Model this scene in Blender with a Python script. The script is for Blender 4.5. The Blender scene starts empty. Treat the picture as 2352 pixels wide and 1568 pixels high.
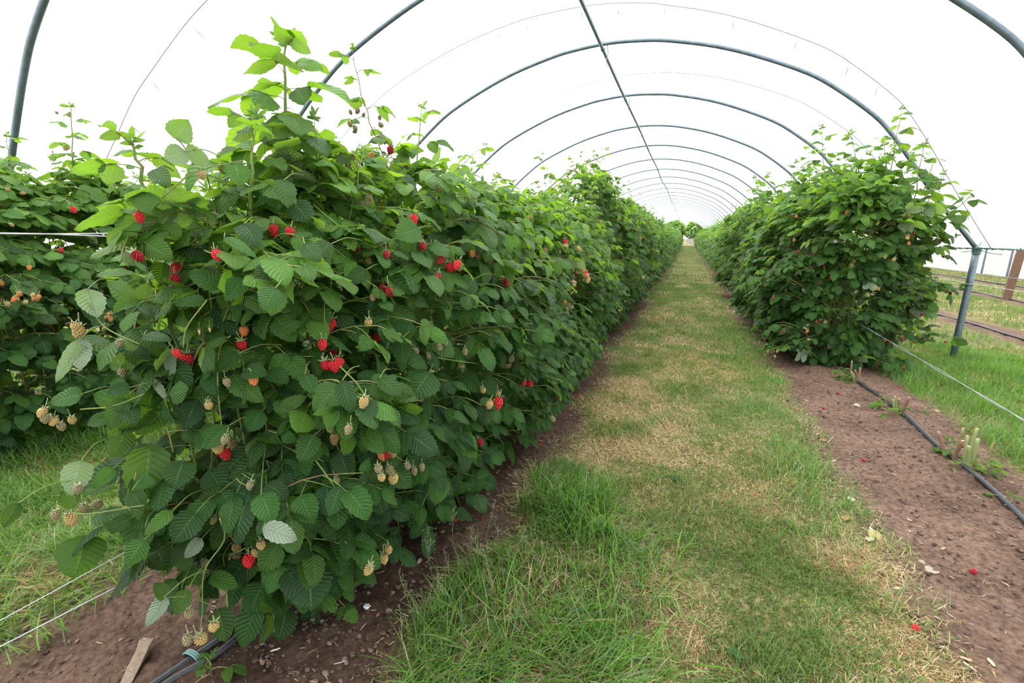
import bpy, math, random
import numpy as np
from mathutils import Vector, Matrix
from mathutils.bvhtree import BVHTree

SC = bpy.context.scene
COL = SC.collection
R = random.Random(7)
NP = np.random.RandomState(11)

# ------------------------------------------------------------------ camera
W, H, F = 2352, 1568, 1045.0
VP = (1580.0, 543.0)            # where the rows vanish
CH = 1.30                       # eye height
_dx, _dy = VP[0] - W / 2, H / 2 - VP[1]
PITCH = math.atan(_dy / F)
PSI = math.atan2(_dx, _dy * math.sin(PITCH) + F * math.cos(PITCH))
FW = np.array([-math.sin(PSI) * math.cos(PITCH), math.cos(PSI) * math.cos(PITCH), -math.sin(PITCH)])
RT = np.array([math.cos(PSI), math.sin(PSI), 0.0])
UP = np.cross(RT, FW)
EYE = np.array([0, 0, CH])
cam_data = bpy.data.cameras.new('camera')
cam = bpy.data.objects.new('camera', cam_data)
COL.objects.link(cam)
cam_data.sensor_width = 36.0
cam_data.lens = F / W * 36.0
cam_data.clip_start = 0.02
cam_data.clip_end = 600
cam.matrix_world = Matrix(((RT[0], UP[0], -FW[0], EYE[0]), (RT[1], UP[1], -FW[1], EYE[1]), (RT[2], UP[2], -FW[2], EYE[2]), (0, 0, 0, 1)))
SC.camera = cam

# ------------------------------------------------------------------ light
wd = bpy.data.worlds.new('overcast_sky')
SC.world = wd
wd.use_nodes = True
nt = wd.node_tree
nt.nodes.clear()
wo = nt.nodes.new('ShaderNodeOutputWorld')
bg = nt.nodes.new('ShaderNodeBackground')
tc = nt.nodes.new('ShaderNodeTexCoord')
sp = nt.nodes.new('ShaderNodeSeparateXYZ')
rp = nt.nodes.new('ShaderNodeValToRGB')
nt.links.new(tc.outputs['Generated'], sp.inputs[0])
nt.links.new(sp.outputs['Z'], rp.inputs[0])
rp.color_ramp.elements[0].position = 0.0
rp.color_ramp.elements[0].color = (0.78, 0.84, 0.92, 1)
rp.color_ramp.elements[1].position = 0.9
rp.color_ramp.elements[1].color = (1.0, 1.0, 1.0, 1)
nt.links.new(rp.outputs[0], bg.inputs[0])
bg.inputs[1].default_value = 1.0
nt.links.new(bg.outputs[0], wo.inputs[0])

sun_d = bpy.data.lights.new('overcast_sun', 'SUN')
sun_d.energy = 1.9
sun_d.angle = math.radians(55)
sun_d.color = (1.0, 0.97, 0.92)
sun = bpy.data.objects.new('overcast_sun', sun_d)
COL.objects.link(sun)
sun.location = (0, 0, 12)
sun.rotation_euler = (math.radians(-10), math.radians(-24), 0)

SC.view_settings.view_transform = 'Standard'
SC.view_settings.look = 'None'
SC.view_settings.gamma = 1.0
SC.view_settings.use_curve_mapping = False
SC.view_settings.exposure = 1.58
cy = SC.cycles
cy.max_bounces = 6
cy.diffuse_bounces = 3
cy.glossy_bounces = 2
cy.transmission_bounces = 4
cy.transparent_max_bounces = 10
cy.caustics_reflective = False
cy.caustics_refractive = False
cy.use_denoising = True
cy.use_adaptive_sampling = True
cy.adaptive_threshold = 0.02


# ------------------------------------------------------------------ pixel helpers
def ray(px, py):
    return (px - W / 2) * RT - (py - H / 2) * UP + F * FW


def at(px, py, x=None, y=None, z=None, depth=None):
    d = ray(px, py)
    if x is not None:
        t = (x - EYE[0]) / d[0]
    elif y is not None:
        t = (y - EYE[1]) / d[1]
    elif z is not None:
        t = (z - EYE[2]) / d[2]
    else:
        t = depth / F
    return EYE + d * t


def depth_of(p):
    return float((np.asarray(p) - EYE) @ FW)


def project(P):
    q = np.asarray(P) - EYE
    z = q @ FW
    z = np.where(z < 1e-3, 1e-3, z)
    return W / 2 + F * (q @ RT) / z, H / 2 - F * (q @ UP) / z, z


# ------------------------------------------------------------------ tagging
def tag(o, label=None, cat=None, group=None, kind=None):
    if label:
        o['label'] = label
    if cat:
        o['category'] = cat
    if group:
        o['group'] = group
    if kind:
        o['kind'] = kind
    return o


def empty(name, loc, label, cat, group=None):
    o = bpy.data.objects.new(name, None)
    o.empty_display_size = 0.1
    o.location = [float(v) for v in loc]
    COL.objects.link(o)
    return tag(o, label, cat, group)


def link(name, mesh, mat=None, parent=None, loc=None):
    o = bpy.data.objects.new(name, mesh)
    COL.objects.link(o)
    if mat is not None and len(mesh.materials) == 0:
        mesh.materials.append(mat)
    if parent is not None:
        o.parent = parent
    if loc is not None:
        o.location = [float(v) for v in loc]
    return o


# ------------------------------------------------------------------ mesh helpers
def mesh_np(name, V, faces, smooth=True, uv=None, col=None):
    """V (n,3); faces (m,k) all of one size; uv per vertex; col per vertex"""
    me = bpy.data.meshes.new(name)
    V = np.ascontiguousarray(V, dtype=np.float32)
    faces = np.ascontiguousarray(faces, dtype=np.int32)
    m, k = faces.shape
    me.vertices.add(len(V))
    me.vertices.foreach_set('co', V.ravel())
    me.loops.add(m * k)
    me.loops.foreach_set('vertex_index', faces.ravel())
    me.polygons.add(m)
    me.polygons.foreach_set('loop_start', np.arange(0, m * k, k, dtype=np.int32))
    me.polygons.foreach_set('loop_total', np.full(m, k, dtype=np.int32))
    me.polygons.foreach_set('use_smooth', np.full(m, smooth, dtype=bool))
    if uv is not None:
        l = me.uv_layers.new(name='UVMap')
        l.data.foreach_set('uv', np.ascontiguousarray(uv[faces.ravel()], dtype=np.float32).ravel())
    if col is not None:
        a = me.color_attributes.new('tint', 'FLOAT_COLOR', 'POINT')
        c4 = np.ones((len(V), 4), dtype=np.float32)
        c4[:, :3] = col
        a.data.foreach_set('color', c4.ravel())
    me.update(calc_edges=True)
    return me


class Tubes:
    """collects swept tubes into one mesh"""
    def __init__(self, sides=5):
        self.n = sides
        self.V, self.Fc, self.C = [], [], []
        self.off = 0

    def add(self, pts, rad, col=(0.1, 0.1, 0.1), cap=True, sides=None):
        P = np.asarray(pts, float)
        k = len(P)
        n = sides or self.n
        r = np.full(k, rad, float) if np.isscalar(rad) else np.asarray(rad, float)
        T = np.gradient(P, axis=0)
        T /= np.linalg.norm(T, axis=1)[:, None] + 1e-12
        ref = np.array([0.0, 0.0, 1.0]) if abs(T[:, 2]).mean() < 0.8 else np.array([1.0, 0.13, 0.0])
        A = np.cross(T, ref)
        A /= np.linalg.norm(A, axis=1)[:, None] + 1e-12
        B = np.cross(T, A)
        a = np.linspace(0, 2 * np.pi, n, endpoint=False)
        ring = P[:, None, :] + r[:, None, None] * (np.cos(a)[None, :, None] * A[:, None, :] + np.sin(a)[None, :, None] * B[:, None, :])
        V = ring.reshape(-1, 3)
        i = np.arange(k - 1)[:, None] * n
        j = np.arange(n)[None, :]
        jn = (j + 1) % n
        q = np.stack([i + j, i + n + j, i + n + jn, i + jn], -1).reshape(-1, 4)
        fs = [q]
        if cap:
            c0, c1 = len(V), len(V) + 1
            V = np.vstack([V, P[0], P[-1]])
            jj, jj1 = np.arange(n), (np.arange(n) + 1) % n
            fs.append(np.stack([np.full(n, c0), jj, jj1, jj1], -1))
            e = (k - 1) * n
            fs.append(np.stack([np.full(n, c1), e + jj1, e + jj, e + jj], -1))
        q = np.vstack(fs) + self.off
        self.V.append(V)
        self.Fc.append(q)
        self.C.append(np.tile(np.asarray(col, float), (len(V), 1)))
        self.off += len(V)

    def mesh(self, name, origin=(0, 0, 0)):
        V = np.vstack(self.V) - np.asarray(origin)
        return poly_mesh(name, V, np.vstack(self.Fc), np.vstack(self.C))


def poly_mesh(name, V, q, col=None, smooth=True):
    """quads, a quad whose last two indices agree is a triangle"""
    tri = q[:, 2] == q[:, 3]
    me = bpy.data.meshes.new(name)
    Q, T = q[~tri], q[tri][:, :3]
    loops = np.concatenate([Q.ravel(), T.ravel()]).astype(np.int32)
    tot = np.concatenate([np.full(len(Q), 4), np.full(len(T), 3)]).astype(np.int32)
    st = np.concatenate([[0], np.cumsum(tot)[:-1]]).astype(np.int32)
    me.vertices.add(len(V))
    me.vertices.foreach_set('co', np.ascontiguousarray(V, dtype=np.float32).ravel())
    me.loops.add(len(loops))
    me.loops.foreach_set('vertex_index', loops)
    me.polygons.add(len(tot))
    me.polygons.foreach_set('loop_start', st)
    me.polygons.foreach_set('loop_total', tot)
    me.polygons.foreach_set('use_smooth', np.full(len(tot), smooth, dtype=bool))
    if col is not None:
        a = me.color_attributes.new('tint', 'FLOAT_COLOR', 'POINT')
        c4 = np.ones((len(V), 4), dtype=np.float32)
        c4[:, :3] = col
        a.data.foreach_set('color', c4.ravel())
    me.update(calc_edges=True)
    return me


def box_bent(name, p0, p1, w, d, mat, parent=None, rough=0.003, n=9, seed=0, origin=None, cut=0.0):
    """a sawn stake from p0 to p1: w by d section, slightly irregular faces, chamfered corners, sawn top with slope"""
    rs = np.random.RandomState(seed)
    p0, p1 = np.asarray(p0, float), np.asarray(p1, float)
    t = p1 - p0
    L = np.linalg.norm(t)
    t /= L
    a = np.cross(t, [0.3, 1, 0])
    a /= np.linalg.norm(a)
    b = np.cross(t, a)
    c = 0.12
    prof = np.array([(-1 + c, -1), (1 - c, -1), (1, -1 + c), (1, 1 - c), (1 - c, 1), (-1 + c, 1), (-1, 1 - c), (-1, -1 + c)])
    V, q = [], []
    for k in range(n):
        s = k / (n - 1)
        for (u, v) in prof:
            top = cut * u * w * (1 if k == n - 1 else 0)
            V.append(p0 + t * (L * s + top) + a * u * w / 2 + b * v * d / 2 + rs.normal(0, rough, 3) * (0.4 if k else 0))
    for k in range(n - 1):
        for j in range(8):
            q.append((k * 8 + j, k * 8 + (j + 1) % 8, (k + 1) * 8 + (j + 1) % 8, (k + 1) * 8 + j))
    V = np.array(V)
    V = np.vstack([V, V[:8].mean(0), V[-8:].mean(0)])
    for j in range(8):
        q.append((len(V) - 2, (j + 1) % 8, j, j))
        q.append((len(V) - 1, (n - 1) * 8 + j, (n - 1) * 8 + (j + 1) % 8, (n - 1) * 8 + (j + 1) % 8))
    o = np.zeros(3) if origin is None else np.asarray(origin)
    return link(name, poly_mesh(name, V - o, np.array(q), smooth=False), mat, parent, loc=o if parent is None else None)


def _hash(ix, iy, seed):
    n = (ix.astype(np.int64) * 374761393 + iy.astype(np.int64) * 668265263 + seed * 974711) & 0xffffffff
    n = ((n ^ (n >> 13)) * 1274126177) & 0xffffffff
    n = n ^ (n >> 16)
    return (n & 0xffff) / 65535.0


def vnoise(x, y, seed=0):
    x, y = np.asarray(x, float), np.asarray(y, float)
    ix, iy = np.floor(x), np.floor(y)
    fx, fy = x - ix, y - iy
    fx, fy = fx * fx * (3 - 2 * fx), fy * fy * (3 - 2 * fy)
    ix, iy = ix.astype(np.int64), iy.astype(np.int64)
    a, b = _hash(ix, iy, seed), _hash(ix + 1, iy, seed)
    c, d = _hash(ix, iy + 1, seed), _hash(ix + 1, iy + 1, seed)
    return (a * (1 - fx) + b * fx) * (1 - fy) + (c * (1 - fx) + d * fx) * fy


def fbm(x, y, seed=0, octv=4):
    s, a, t = 0, 1.0, 0
    for k in range(octv):
        s = s + a * vnoise(np.asarray(x) * 2 ** k, np.asarray(y) * 2 ** k, seed + k)
        t += a
        a *= 0.5
    return s / t


# ------------------------------------------------------------------ materials
def new_mat(name):
    m = bpy.data.materials.new(name)
    m.use_nodes = True
    t = m.node_tree
    t.nodes.clear()
    o = t.nodes.new('ShaderNodeOutputMaterial')
    return m, t, o


def N(t, typ, **kw):
    n = t.nodes.new(typ)
    for k, v in kw.items():
        setattr(n, k, v)
    return n


def mixc(t, a, b, fac, blend='MIX'):
    n = t.nodes.new('ShaderNodeMix')
    n.data_type = 'RGBA'
    n.blend_type = blend
    for sock, v in ((n.inputs[6], a), (n.inputs[7], b), (n.inputs[0], fac)):
        if isinstance(v, (tuple, list)):
            sock.default_value = (*v[:3], 1)
        elif isinstance(v, (int, float)):
            sock.default_value = v
        else:
            t.links.new(v, sock)
    return n.outputs[2]


def mth(t, op, a, b=None, c=None):
    n = t.nodes.new('ShaderNodeMath')
    n.operation = op
    for i, v in enumerate((a, b, c)):
        if v is None:
            continue
        if isinstance(v, (int, float)):
            n.inputs[i].default_value = v
        else:
            t.links.new(v, n.inputs[i])
    return n.outputs[0]


def noise_tex(t, scale, detail=4, vec=None, rough=0.55):
    n = t.nodes.new('ShaderNodeTexNoise')
    n.inputs['Scale'].default_value = scale
    n.inputs['Detail'].default_value = detail
    n.inputs['Roughness'].default_value = rough
    if vec is not None:
        t.links.new(vec, n.inputs['Vector'])
    return n.outputs['Fac']


def ramp(t, fac, stops):
    n = t.nodes.new('ShaderNodeValToRGB')
    e = n.color_ramp.elements
    while len(e) < len(stops):
        e.new(0.5)
    for k, (p, c) in enumerate(stops):
        e[k].position = p
        e[k].color = (*c, 1) if len(c) == 3 else c
    t.links.new(fac, n.inputs[0])
    return n.outputs[0]


def simple(name, col, rough=0.5, metal=0.0, var=0.15, nscale=30, bump=0.0, spec=0.5):
    m, t, o = new_mat(name)
    b = N(t, 'ShaderNodeBsdfPrincipled')
    tcn = N(t, 'ShaderNodeTexCoord')
    nz = noise_tex(t, nscale, 4, tcn.outputs['Object'])
    dark = tuple(c * (1 - var) for c in col)
    lite = tuple(min(1, c * (1 + var)) for c in col)
    t.links.new(ramp(t, nz, [(0.3, dark), (0.7, lite)]), b.inputs['Base Color'])
    b.inputs['Roughness'].default_value = rough
    b.inputs['Metallic'].default_value = metal
    b.inputs['Specular IOR Level'].default_value = spec
    if bump:
        bp = N(t, 'ShaderNodeBump')
        bp.inputs['Strength'].default_value = bump
        bp.inputs['Distance'].default_value = 0.004
        t.links.new(nz, bp.inputs['Height'])
        t.links.new(bp.outputs[0], b.inputs['Normal'])
    t.links.new(b.outputs[0], o.inputs[0])
    return m


def leaf_material(name='raspberry_leaf', veins=True):
    m, t, o = new_mat(name)
    at_ = N(t, 'ShaderNodeAttribute', attribute_name='tint')
    geo = N(t, 'ShaderNodeNewGeometry')
    base = at_.outputs['Color']
    nrm = None
    if veins:
        uv = N(t, 'ShaderNodeUVMap', uv_map='UVMap')
        s = N(t, 'ShaderNodeSeparateXYZ')
        t.links.new(uv.outputs[0], s.inputs[0])
        au = mth(t, 'ABSOLUTE', mth(t, 'MULTIPLY_ADD', s.outputs[0], 2.0, -1.0))
        k = mth(t, 'MULTIPLY_ADD', au, -0.27, s.outputs[1])
        w = mth(t, 'MULTIPLY', k, 8.5)
        tri = mth(t, 'PINGPONG', w, 0.5)                      # 0 at the vein
        tri2 = mth(t, 'MULTIPLY', tri, 2.0)
        mid = mth(t, 'MINIMUM', mth(t, 'MULTIPLY', au, 9.0), 1.0)
        h = mth(t, 'MULTIPLY', mth(t, 'POWER', tri2, 0.6), mid)
        fine = noise_tex(t, 60, 2, uv.outputs[0])
        h2 = mth(t, 'MULTIPLY_ADD', fine, 0.22, h)
        bp = N(t, 'ShaderNodeBump')
        bp.inputs['Strength'].default_value = 0.75
        bp.inputs['Distance'].default_value = 0.0046
        t.links.new(h2, bp.inputs['Height'])
        nrm = bp.outputs[0]
        vein = mth(t, 'SUBTRACT', 1.0, mth(t, 'MINIMUM', mth(t, 'MULTIPLY', h, 3.2), 1.0))
        base = mixc(t, base, (0.16, 0.26, 0.075), mth(t, 'MULTIPLY', vein, 0.38))
    under = mixc(t, base, (0.40, 0.48, 0.36), 0.72)
    colr = mixc(t, base, under, geo.outputs['Backfacing'])
    b = N(t, 'ShaderNodeBsdfPrincipled')
    t.links.new(colr, b.inputs['Base Color'])
    b.inputs['Roughness'].default_value = 0.43
    b.inputs['Specular IOR Level'].default_value = 0.38
    tr = N(t, 'ShaderNodeBsdfTranslucent')
    tcol = mixc(t, mixc(t, base, (3.2, 3.0, 0.7), 1.0, 'MULTIPLY'), (0.30, 0.46, 0.02), 0.40)
    t.links.new(tcol, tr.inputs['Color'])
    if nrm is not None:
        t.links.new(nrm, b.inputs['Normal'])
        t.links.new(nrm, tr.inputs['Normal'])
    ms = N(t, 'ShaderNodeMixShader')
    ms.inputs[0].default_value = 0.42
    t.links.new(b.outputs[0], ms.inputs[1])
    t.links.new(tr.outputs[0], ms.inputs[2])
    t.links.new(ms.outputs[0], o.inputs[0])
    return m


def tint_material(name, rough=0.6, trans=0.0, spec=0.3):
    m, t, o = new_mat(name)
    a = N(t, 'ShaderNodeAttribute', attribute_name='tint')
    b = N(t, 'ShaderNodeBsdfPrincipled')
    t.links.new(a.outputs['Color'], b.inputs['Base Color'])
    b.inputs['Roughness'].default_value = rough
    b.inputs['Specular IOR Level'].default_value = spec
    if trans:
        tr = N(t, 'ShaderNodeBsdfTranslucent')
        t.links.new(mixc(t, a.outputs['Color'], (1.5, 1.5, 0.9), 1.0, 'MULTIPLY'), tr.inputs['Color'])
        ms = N(t, 'ShaderNodeMixShader')
        ms.inputs[0].default_value = trans
        t.links.new(b.outputs[0], ms.inputs[1])
        t.links.new(tr.outputs[0], ms.inputs[2])
        t.links.new(ms.outputs[0], o.inputs[0])
    else:
        t.links.new(b.outputs[0], o.inputs[0])
    return m


def film_material(name, col=(0.93, 0.95, 0.97), clear=0.45, folds=2.0):
    m, t, o = new_mat(name)
    tcn = N(t, 'ShaderNodeTexCoord')
    mp = N(t, 'ShaderNodeMapping')
    mp.inputs['Scale'].default_value = (0.5, 6.0, 0.5)
    t.links.new(tcn.outputs['Object'], mp.inputs[0])
    nz = noise_tex(t, folds, 3, mp.outputs[0])
    c = ramp(t, nz, [(0.35, tuple(v * 0.9 for v in col)), (0.62, col)])
    tl = N(t, 'ShaderNodeBsdfTranslucent')
    t.links.new(c, tl.inputs[0])
    df = N(t, 'ShaderNodeBsdfDiffuse')
    t.links.new(c, df.inputs[0])
    m1 = N(t, 'ShaderNodeMixShader')
    m1.inputs[0].default_value = 0.2
    t.links.new(tl.outputs[0], m1.inputs[1])
    t.links.new(df.outputs[0], m1.inputs[2])
    tp = N(t, 'ShaderNodeBsdfTransparent')
    m2 = N(t, 'ShaderNodeMixShader')
    m2.inputs[0].default_value = clear
    t.links.new(m1.outputs[0], m2.inputs[1])
    t.links.new(tp.outputs[0], m2.inputs[2])
    t.links.new(m2.outputs[0], o.inputs[0])
    return m


def soil_material():
    m, t, o = new_mat('soil')
    geo = N(t, 'ShaderNodeNewGeometry')
    pos = geo.outputs['Position']
    n1 = noise_tex(t, 3.2, 5, pos, 0.6)
    n2 = noise_tex(t, 46.0, 5, pos, 0.65)
    n3 = noise_tex(t, 170.0, 3, pos, 0.6)
    c1 = ramp(t, n1, [(0.3, (0.098, 0.061, 0.044)), (0.68, (0.185, 0.119, 0.086))])
    c2 = mixc(t, c1, ramp(t, n2, [(0.3, (0.25, 0.23, 0.22)), (0.62, (1.25, 1.25, 1.25))]), 0.85, 'MULTIPLY')
    a = N(t, 'ShaderNodeAttribute', attribute_name='tint')      # r: turf thatch, g: damp soil and painted shade
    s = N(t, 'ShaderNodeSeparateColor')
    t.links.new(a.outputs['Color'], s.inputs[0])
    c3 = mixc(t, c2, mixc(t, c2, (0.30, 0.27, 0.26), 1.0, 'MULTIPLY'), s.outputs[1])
    th = ramp(t, n2, [(0.32, (0.085, 0.085, 0.030)), (0.5, (0.17, 0.155, 0.062)), (0.68, (0.31, 0.25, 0.13))])
    c4 = mixc(t, c3, th, s.outputs[0])
    b = N(t, 'ShaderNodeBsdfPrincipled')
    t.links.new(c4, b.inputs['Base Color'])
    b.inputs['Roughness'].default_value = 0.92
    b.inputs['Specular IOR Level'].default_value = 0.15
    bp = N(t, 'ShaderNodeBump')
    bp.inputs['Strength'].default_value = 0.8
    bp.inputs['Distance'].default_value = 0.012
    t.links.new(mth(t, 'MULTIPLY_ADD', n3, 0.35, n2), bp.inputs['Height'])
    t.links.new(bp.outputs[0], b.inputs['Normal'])
    t.links.new(b.outputs[0], o.inputs[0])
    return m


def wood_material(name, col):
    m, t, o = new_mat(name)
    tcn = N(t, 'ShaderNodeTexCoord')
    mp = N(t, 'ShaderNodeMapping')
    mp.inputs['Scale'].default_value = (40, 40, 4)
    t.links.new(tcn.outputs['Object'], mp.inputs[0])
    nz = noise_tex(t, 3.0, 6, mp.outputs[0], 0.65)
    b = N(t, 'ShaderNodeBsdfPrincipled')
    t.links.new(ramp(t, nz, [(0.3, tuple(c * 0.55 for c in col)), (0.5, col), (0.75, tuple(c * 1.35 for c in col))]), b.inputs['Base Color'])
    b.inputs['Roughness'].default_value = 0.85
    bp = N(t, 'ShaderNodeBump')
    bp.inputs['Strength'].default_value = 0.5
    bp.inputs['Distance'].default_value = 0.003
    t.links.new(nz, bp.inputs['Height'])
    t.links.new(bp.outputs[0], b.inputs['Normal'])
    t.links.new(b.outputs[0], o.inputs[0])
    return m


M_LEAF = leaf_material()
M_LEAF_FAR = leaf_material('distant_leaf', veins=False)
M_STEM = tint_material('cane_bark', 0.6)
M_GRASS = tint_material('grass_blade', 0.45, trans=0.42)
M_SOIL = soil_material()
M_STEEL = simple('galvanised_steel', (0.15, 0.195, 0.225), 0.42, 0.55, 0.22, 18)
M_WIRE = simple('bright_wire', (0.38, 0.39, 0.41), 0.35, 0.6, 0.1, 50)
M_ROPE = simple('teal_twine', (0.13, 0.24, 0.23), 0.7, 0, 0.3, 200)
M_THREAD = simple('pale_cord', (0.30, 0.28, 0.34), 0.7, 0, 0.1, 50)
M_HOSE = simple('black_polythene_pipe', (0.028, 0.031, 0.036), 0.42, 0, 0.35, 60, 0.2)
M_WOOD = wood_material('weathered_wood', (0.25, 0.185, 0.135))
M_WOODB = wood_material('brown_wood', (0.17, 0.10, 0.065))
M_RUST = wood_material('dark_stained_wood', (0.05, 0.025, 0.02))
M_FILM = film_material('polythene_film')
M_SKIRT = film_material('side_skirt_film', (0.84, 0.81, 0.76), 0.12, 1.2)
M_LITTER = tint_material('dry_litter', 0.8)


def berry_material(name, c1, c2, rough=0.33):
    m, t, o = new_mat(name)
    tcn = N(t, 'ShaderNodeTexCoord')
    nz = noise_tex(t, 120, 3, tcn.outputs['Object'])
    b = N(t, 'ShaderNodeBsdfPrincipled')
    t.links.new(ramp(t, nz, [(0.35, c1), (0.65, c2)]), b.inputs['Base Color'])
    b.inputs['Roughness'].default_value = rough
    b.inputs['Specular IOR Level'].default_value = 0.45
    t.links.new(b.outputs[0], o.inputs[0])
    return m


M_RED = berry_material('ripe_raspberry', (0.50, 0.010, 0.018), (0.66, 0.030, 0.035))
M_DEEP = berry_material('dark_ripe_raspberry', (0.28, 0.006, 0.016), (0.40, 0.012, 0.026))
M_ORANGE = berry_material('turning_raspberry', (0.55, 0.15, 0.04), (0.66, 0.27, 0.08), 0.5)
M_TAN = berry_material('unripe_raspberry', (0.36, 0.25, 0.085), (0.52, 0.38, 0.15), 0.6)
M_GREEN = berry_material('green_raspberry', (0.20, 0.17, 0.085), (0.30, 0.25, 0.13), 0.7)
M_CALYX = simple('sepals', (0.27, 0.30, 0.15), 0.7, 0, 0.3, 60)
M_CORE = simple('pale_receptacle', (0.72, 0.52, 0.30), 0.6, 0, 0.25, 80)
MB = {'r': M_RED, 'd': M_DEEP, 'o': M_ORANGE, 't': M_TAN, 'g': M_GREEN}
BNAME = {'r': 'ripe red raspberry', 'd': 'dark red ripe raspberry', 'o': 'orange half ripe raspberry', 't': 'yellowish unripe raspberry', 'g': 'small grey green raspberry'}

# ------------------------------------------------------------------ the ground
XA, XB, XC = -1.32, -4.20, 1.55          # the three planted rows
ROWS = (XA, XB, XC, 4.05, 6.35, 8.15)
TURF = [(-9.5, -4.95), (-3.72, -1.97), (-0.66, 0.87), (1.93, 3.82), (4.40, 6.12), (6.58, 7.88), (8.40, 9.85)]


def turf_mask(x, y, soft=0.10):
    x, y = np.asarray(x, float), np.asarray(y, float)
    wob = (fbm(x * 1.3 + 9, y * 1.7, 5) - 0.5) * 0.34 + (fbm(x * 7, y * 7, 15) - 0.5) * 0.16
    m = np.zeros_like(x)
    for a, b in TURF:
        aa = np.where((a > -1) & (a < 0) & (y < 1.9), a - 0.02 * np.clip((1.9 - y) / 0.8, 0, 1), a)
        d = np.minimum(x - aa, b - x) + wob
        m = np.maximum(m, np.clip(d / soft * 0.5 + 0.5, 0, 1))
    return m


def gz(x, y):
    x, y = np.asarray(x, float), np.asarray(y, float)
    z = (fbm(x * 0.9, y * 0.9, 2, 3) - 0.5) * 0.05
    for r in ROWS:
        z = z + 0.035 * np.exp(-((x - r) / 0.32) ** 2)
    return z - 0.012


def axis(segs):
    out = [segs[0][0]]
    for a, b, st in segs:
        n = max(1, int(round((b - a) / st)))
        out += list(np.linspace(a, b, n + 1)[1:])
    return np.array(out)


gx = axis([(-60, -12, 6), (-12, -4.9, 0.5), (-4.9, -3.5, 0.05), (-3.5, -2.1, 0.07), (-2.1, -0.55, 0.016), (-0.55, 0.8, 0.05), (0.8, 2.15, 0.018), (2.15, 4, 0.08), (4, 11, 0.12), (11, 70, 6)])
gy = axis([(-60, -4, 7), (-4, 0.3, 0.3), (0.3, 3.2, 0.016), (3.2, 5.2, 0.026), (5.2, 9, 0.06), (9, 20, 0.25), (20, 90, 2), (90, 260, 17)])
GX, GY = np.meshgrid(gx, gy)
tm = turf_mask(GX, GY)
near = np.clip((14 - GY) / 6, 0, 1) * np.clip((12 - np.abs(GX)) / 3, 0, 1)
clod = (fbm(GX * 9, GY * 9, 31, 3) - 0.5) * 0.030 + (fbm(GX * 34, GY * 34, 41, 2) - 0.5) * 0.016
ridge = np.abs(fbm(GX * 16, GY * 16, 51, 2) - 0.5) * 0.03
GZ = gz(GX, GY) + (clod - ridge + 0.004) * near * (1 - 0.75 * tm)
far_z = np.clip((np.hypot(GX, GY) - 20) / 30, 0, 1)
GZ = GZ * (1 - far_z)
V = np.stack([GX, GY, GZ], -1).reshape(-1, 3)
ny, nx = GX.shape
ii = np.arange(ny - 1)[:, None] * nx + np.arange(nx - 1)[None, :]
Q = np.stack([ii, ii + 1, ii + nx + 1, ii + nx], -1).reshape(-1, 4)
damp_shade = np.exp(-((GX - (XA + 0.22)) / 0.38) ** 4) * np.clip(fbm(GX * 2.2, GY * 2.2, 77) * 2.6 - 0.25, 0, 1) * np.clip((3.6 - GY) / 1.2, 0.25, 1)  # damp strip under the near left row, its colour also darkened as bush shade
damp_shade = np.maximum(damp_shade, 0.75 * np.exp(-((GX - XC) / 0.13) ** 2) * np.clip(fbm(GX * 3, GY * 3, 78) * 3 - 1, 0, 1))
damp_shade = np.maximum(damp_shade, np.clip((-0.4 - GX) / 0.3, 0, 1) * (0.25 + 0.55 * fbm(GX * 1.6, GY * 1.6, 79)))
tt = tm * np.clip(0.35 + fbm(GX * 3, GY * 3, 61), 0, 1)
tt = np.where((np.abs(GX) > 11) | (GY > 95), 1.0, tt)
colr = np.stack([tt, damp_shade, 0 * tm], -1).reshape(-1, 3)
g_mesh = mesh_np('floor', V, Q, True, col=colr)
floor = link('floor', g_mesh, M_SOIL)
tag(floor, 'reddish brown bare soil strips under the raspberry rows with turf between', 'ground', kind='structure')

# ------------------------------------------------------------------ tunnel section
S = CH
HXC = -0.84 * S
_dx = np.array([0, .36, .60, .95, 1.28, 1.66, 1.90, 2.18, 2.33, 2.51, 2.66, 2.80, 2.90, 3.03]) * S
_hz = np.array([2.775, 2.752, 2.712, 2.625, 2.508, 2.34, 2.19, 1.97, 1.81, 1.57, 1.36, 1.18, 1.06, 0.90]) * S
GUT = 3.03 * S
ZG = 0.90 * S


def catmull(P, n):
    P = np.asarray(P, float)
    Q = np.vstack([2 * P[0] - P[1], P, 2 * P[-1] - P[-2]])
    out = []
    for i in range(1, len(Q) - 2):
        for k in range(n):
            t = k / n
            out.append(0.5 * (2 * Q[i] + (Q[i + 1] - Q[i - 1]) * t + (2 * Q[i - 1] - 5 * Q[i] + 4 * Q[i + 1] - Q[i + 2]) * t * t + (3 * Q[i] - Q[i - 1] - 3 * Q[i + 1] + Q[i + 2]) * t ** 3))
    out.append(P[-1])
    return np.array(out)


_full = np.vstack([np.stack([-_dx[::-1], _hz[::-1]], 1)[:-1], np.stack([_dx, _hz], 1)])
ARCH = catmull(_full, 4)                       # (n,2) x offset from the middle, z


def arch_z(dx):
    return np.interp(dx, ARCH[:, 0], ARCH[:, 1])


def arch_pts(xc, y, off=0.0):
    T = np.gradient(ARCH, axis=0)
    T /= np.linalg.norm(T, axis=1)[:, None]
    nrm = np.stack([-T[:, 1], T[:, 0]], 1)
    P = ARCH + nrm * off
    return np.stack([xc + P[:, 0], np.full(len(P), y), P[:, 1]], 1)


HOOPS = [1.95, 4.10, 6.27, 8.52, 10.85] + [10.85 + 2.29 * k for k in range(1, 27)]
YEND = HOOPS[-1] + 0.4


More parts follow.
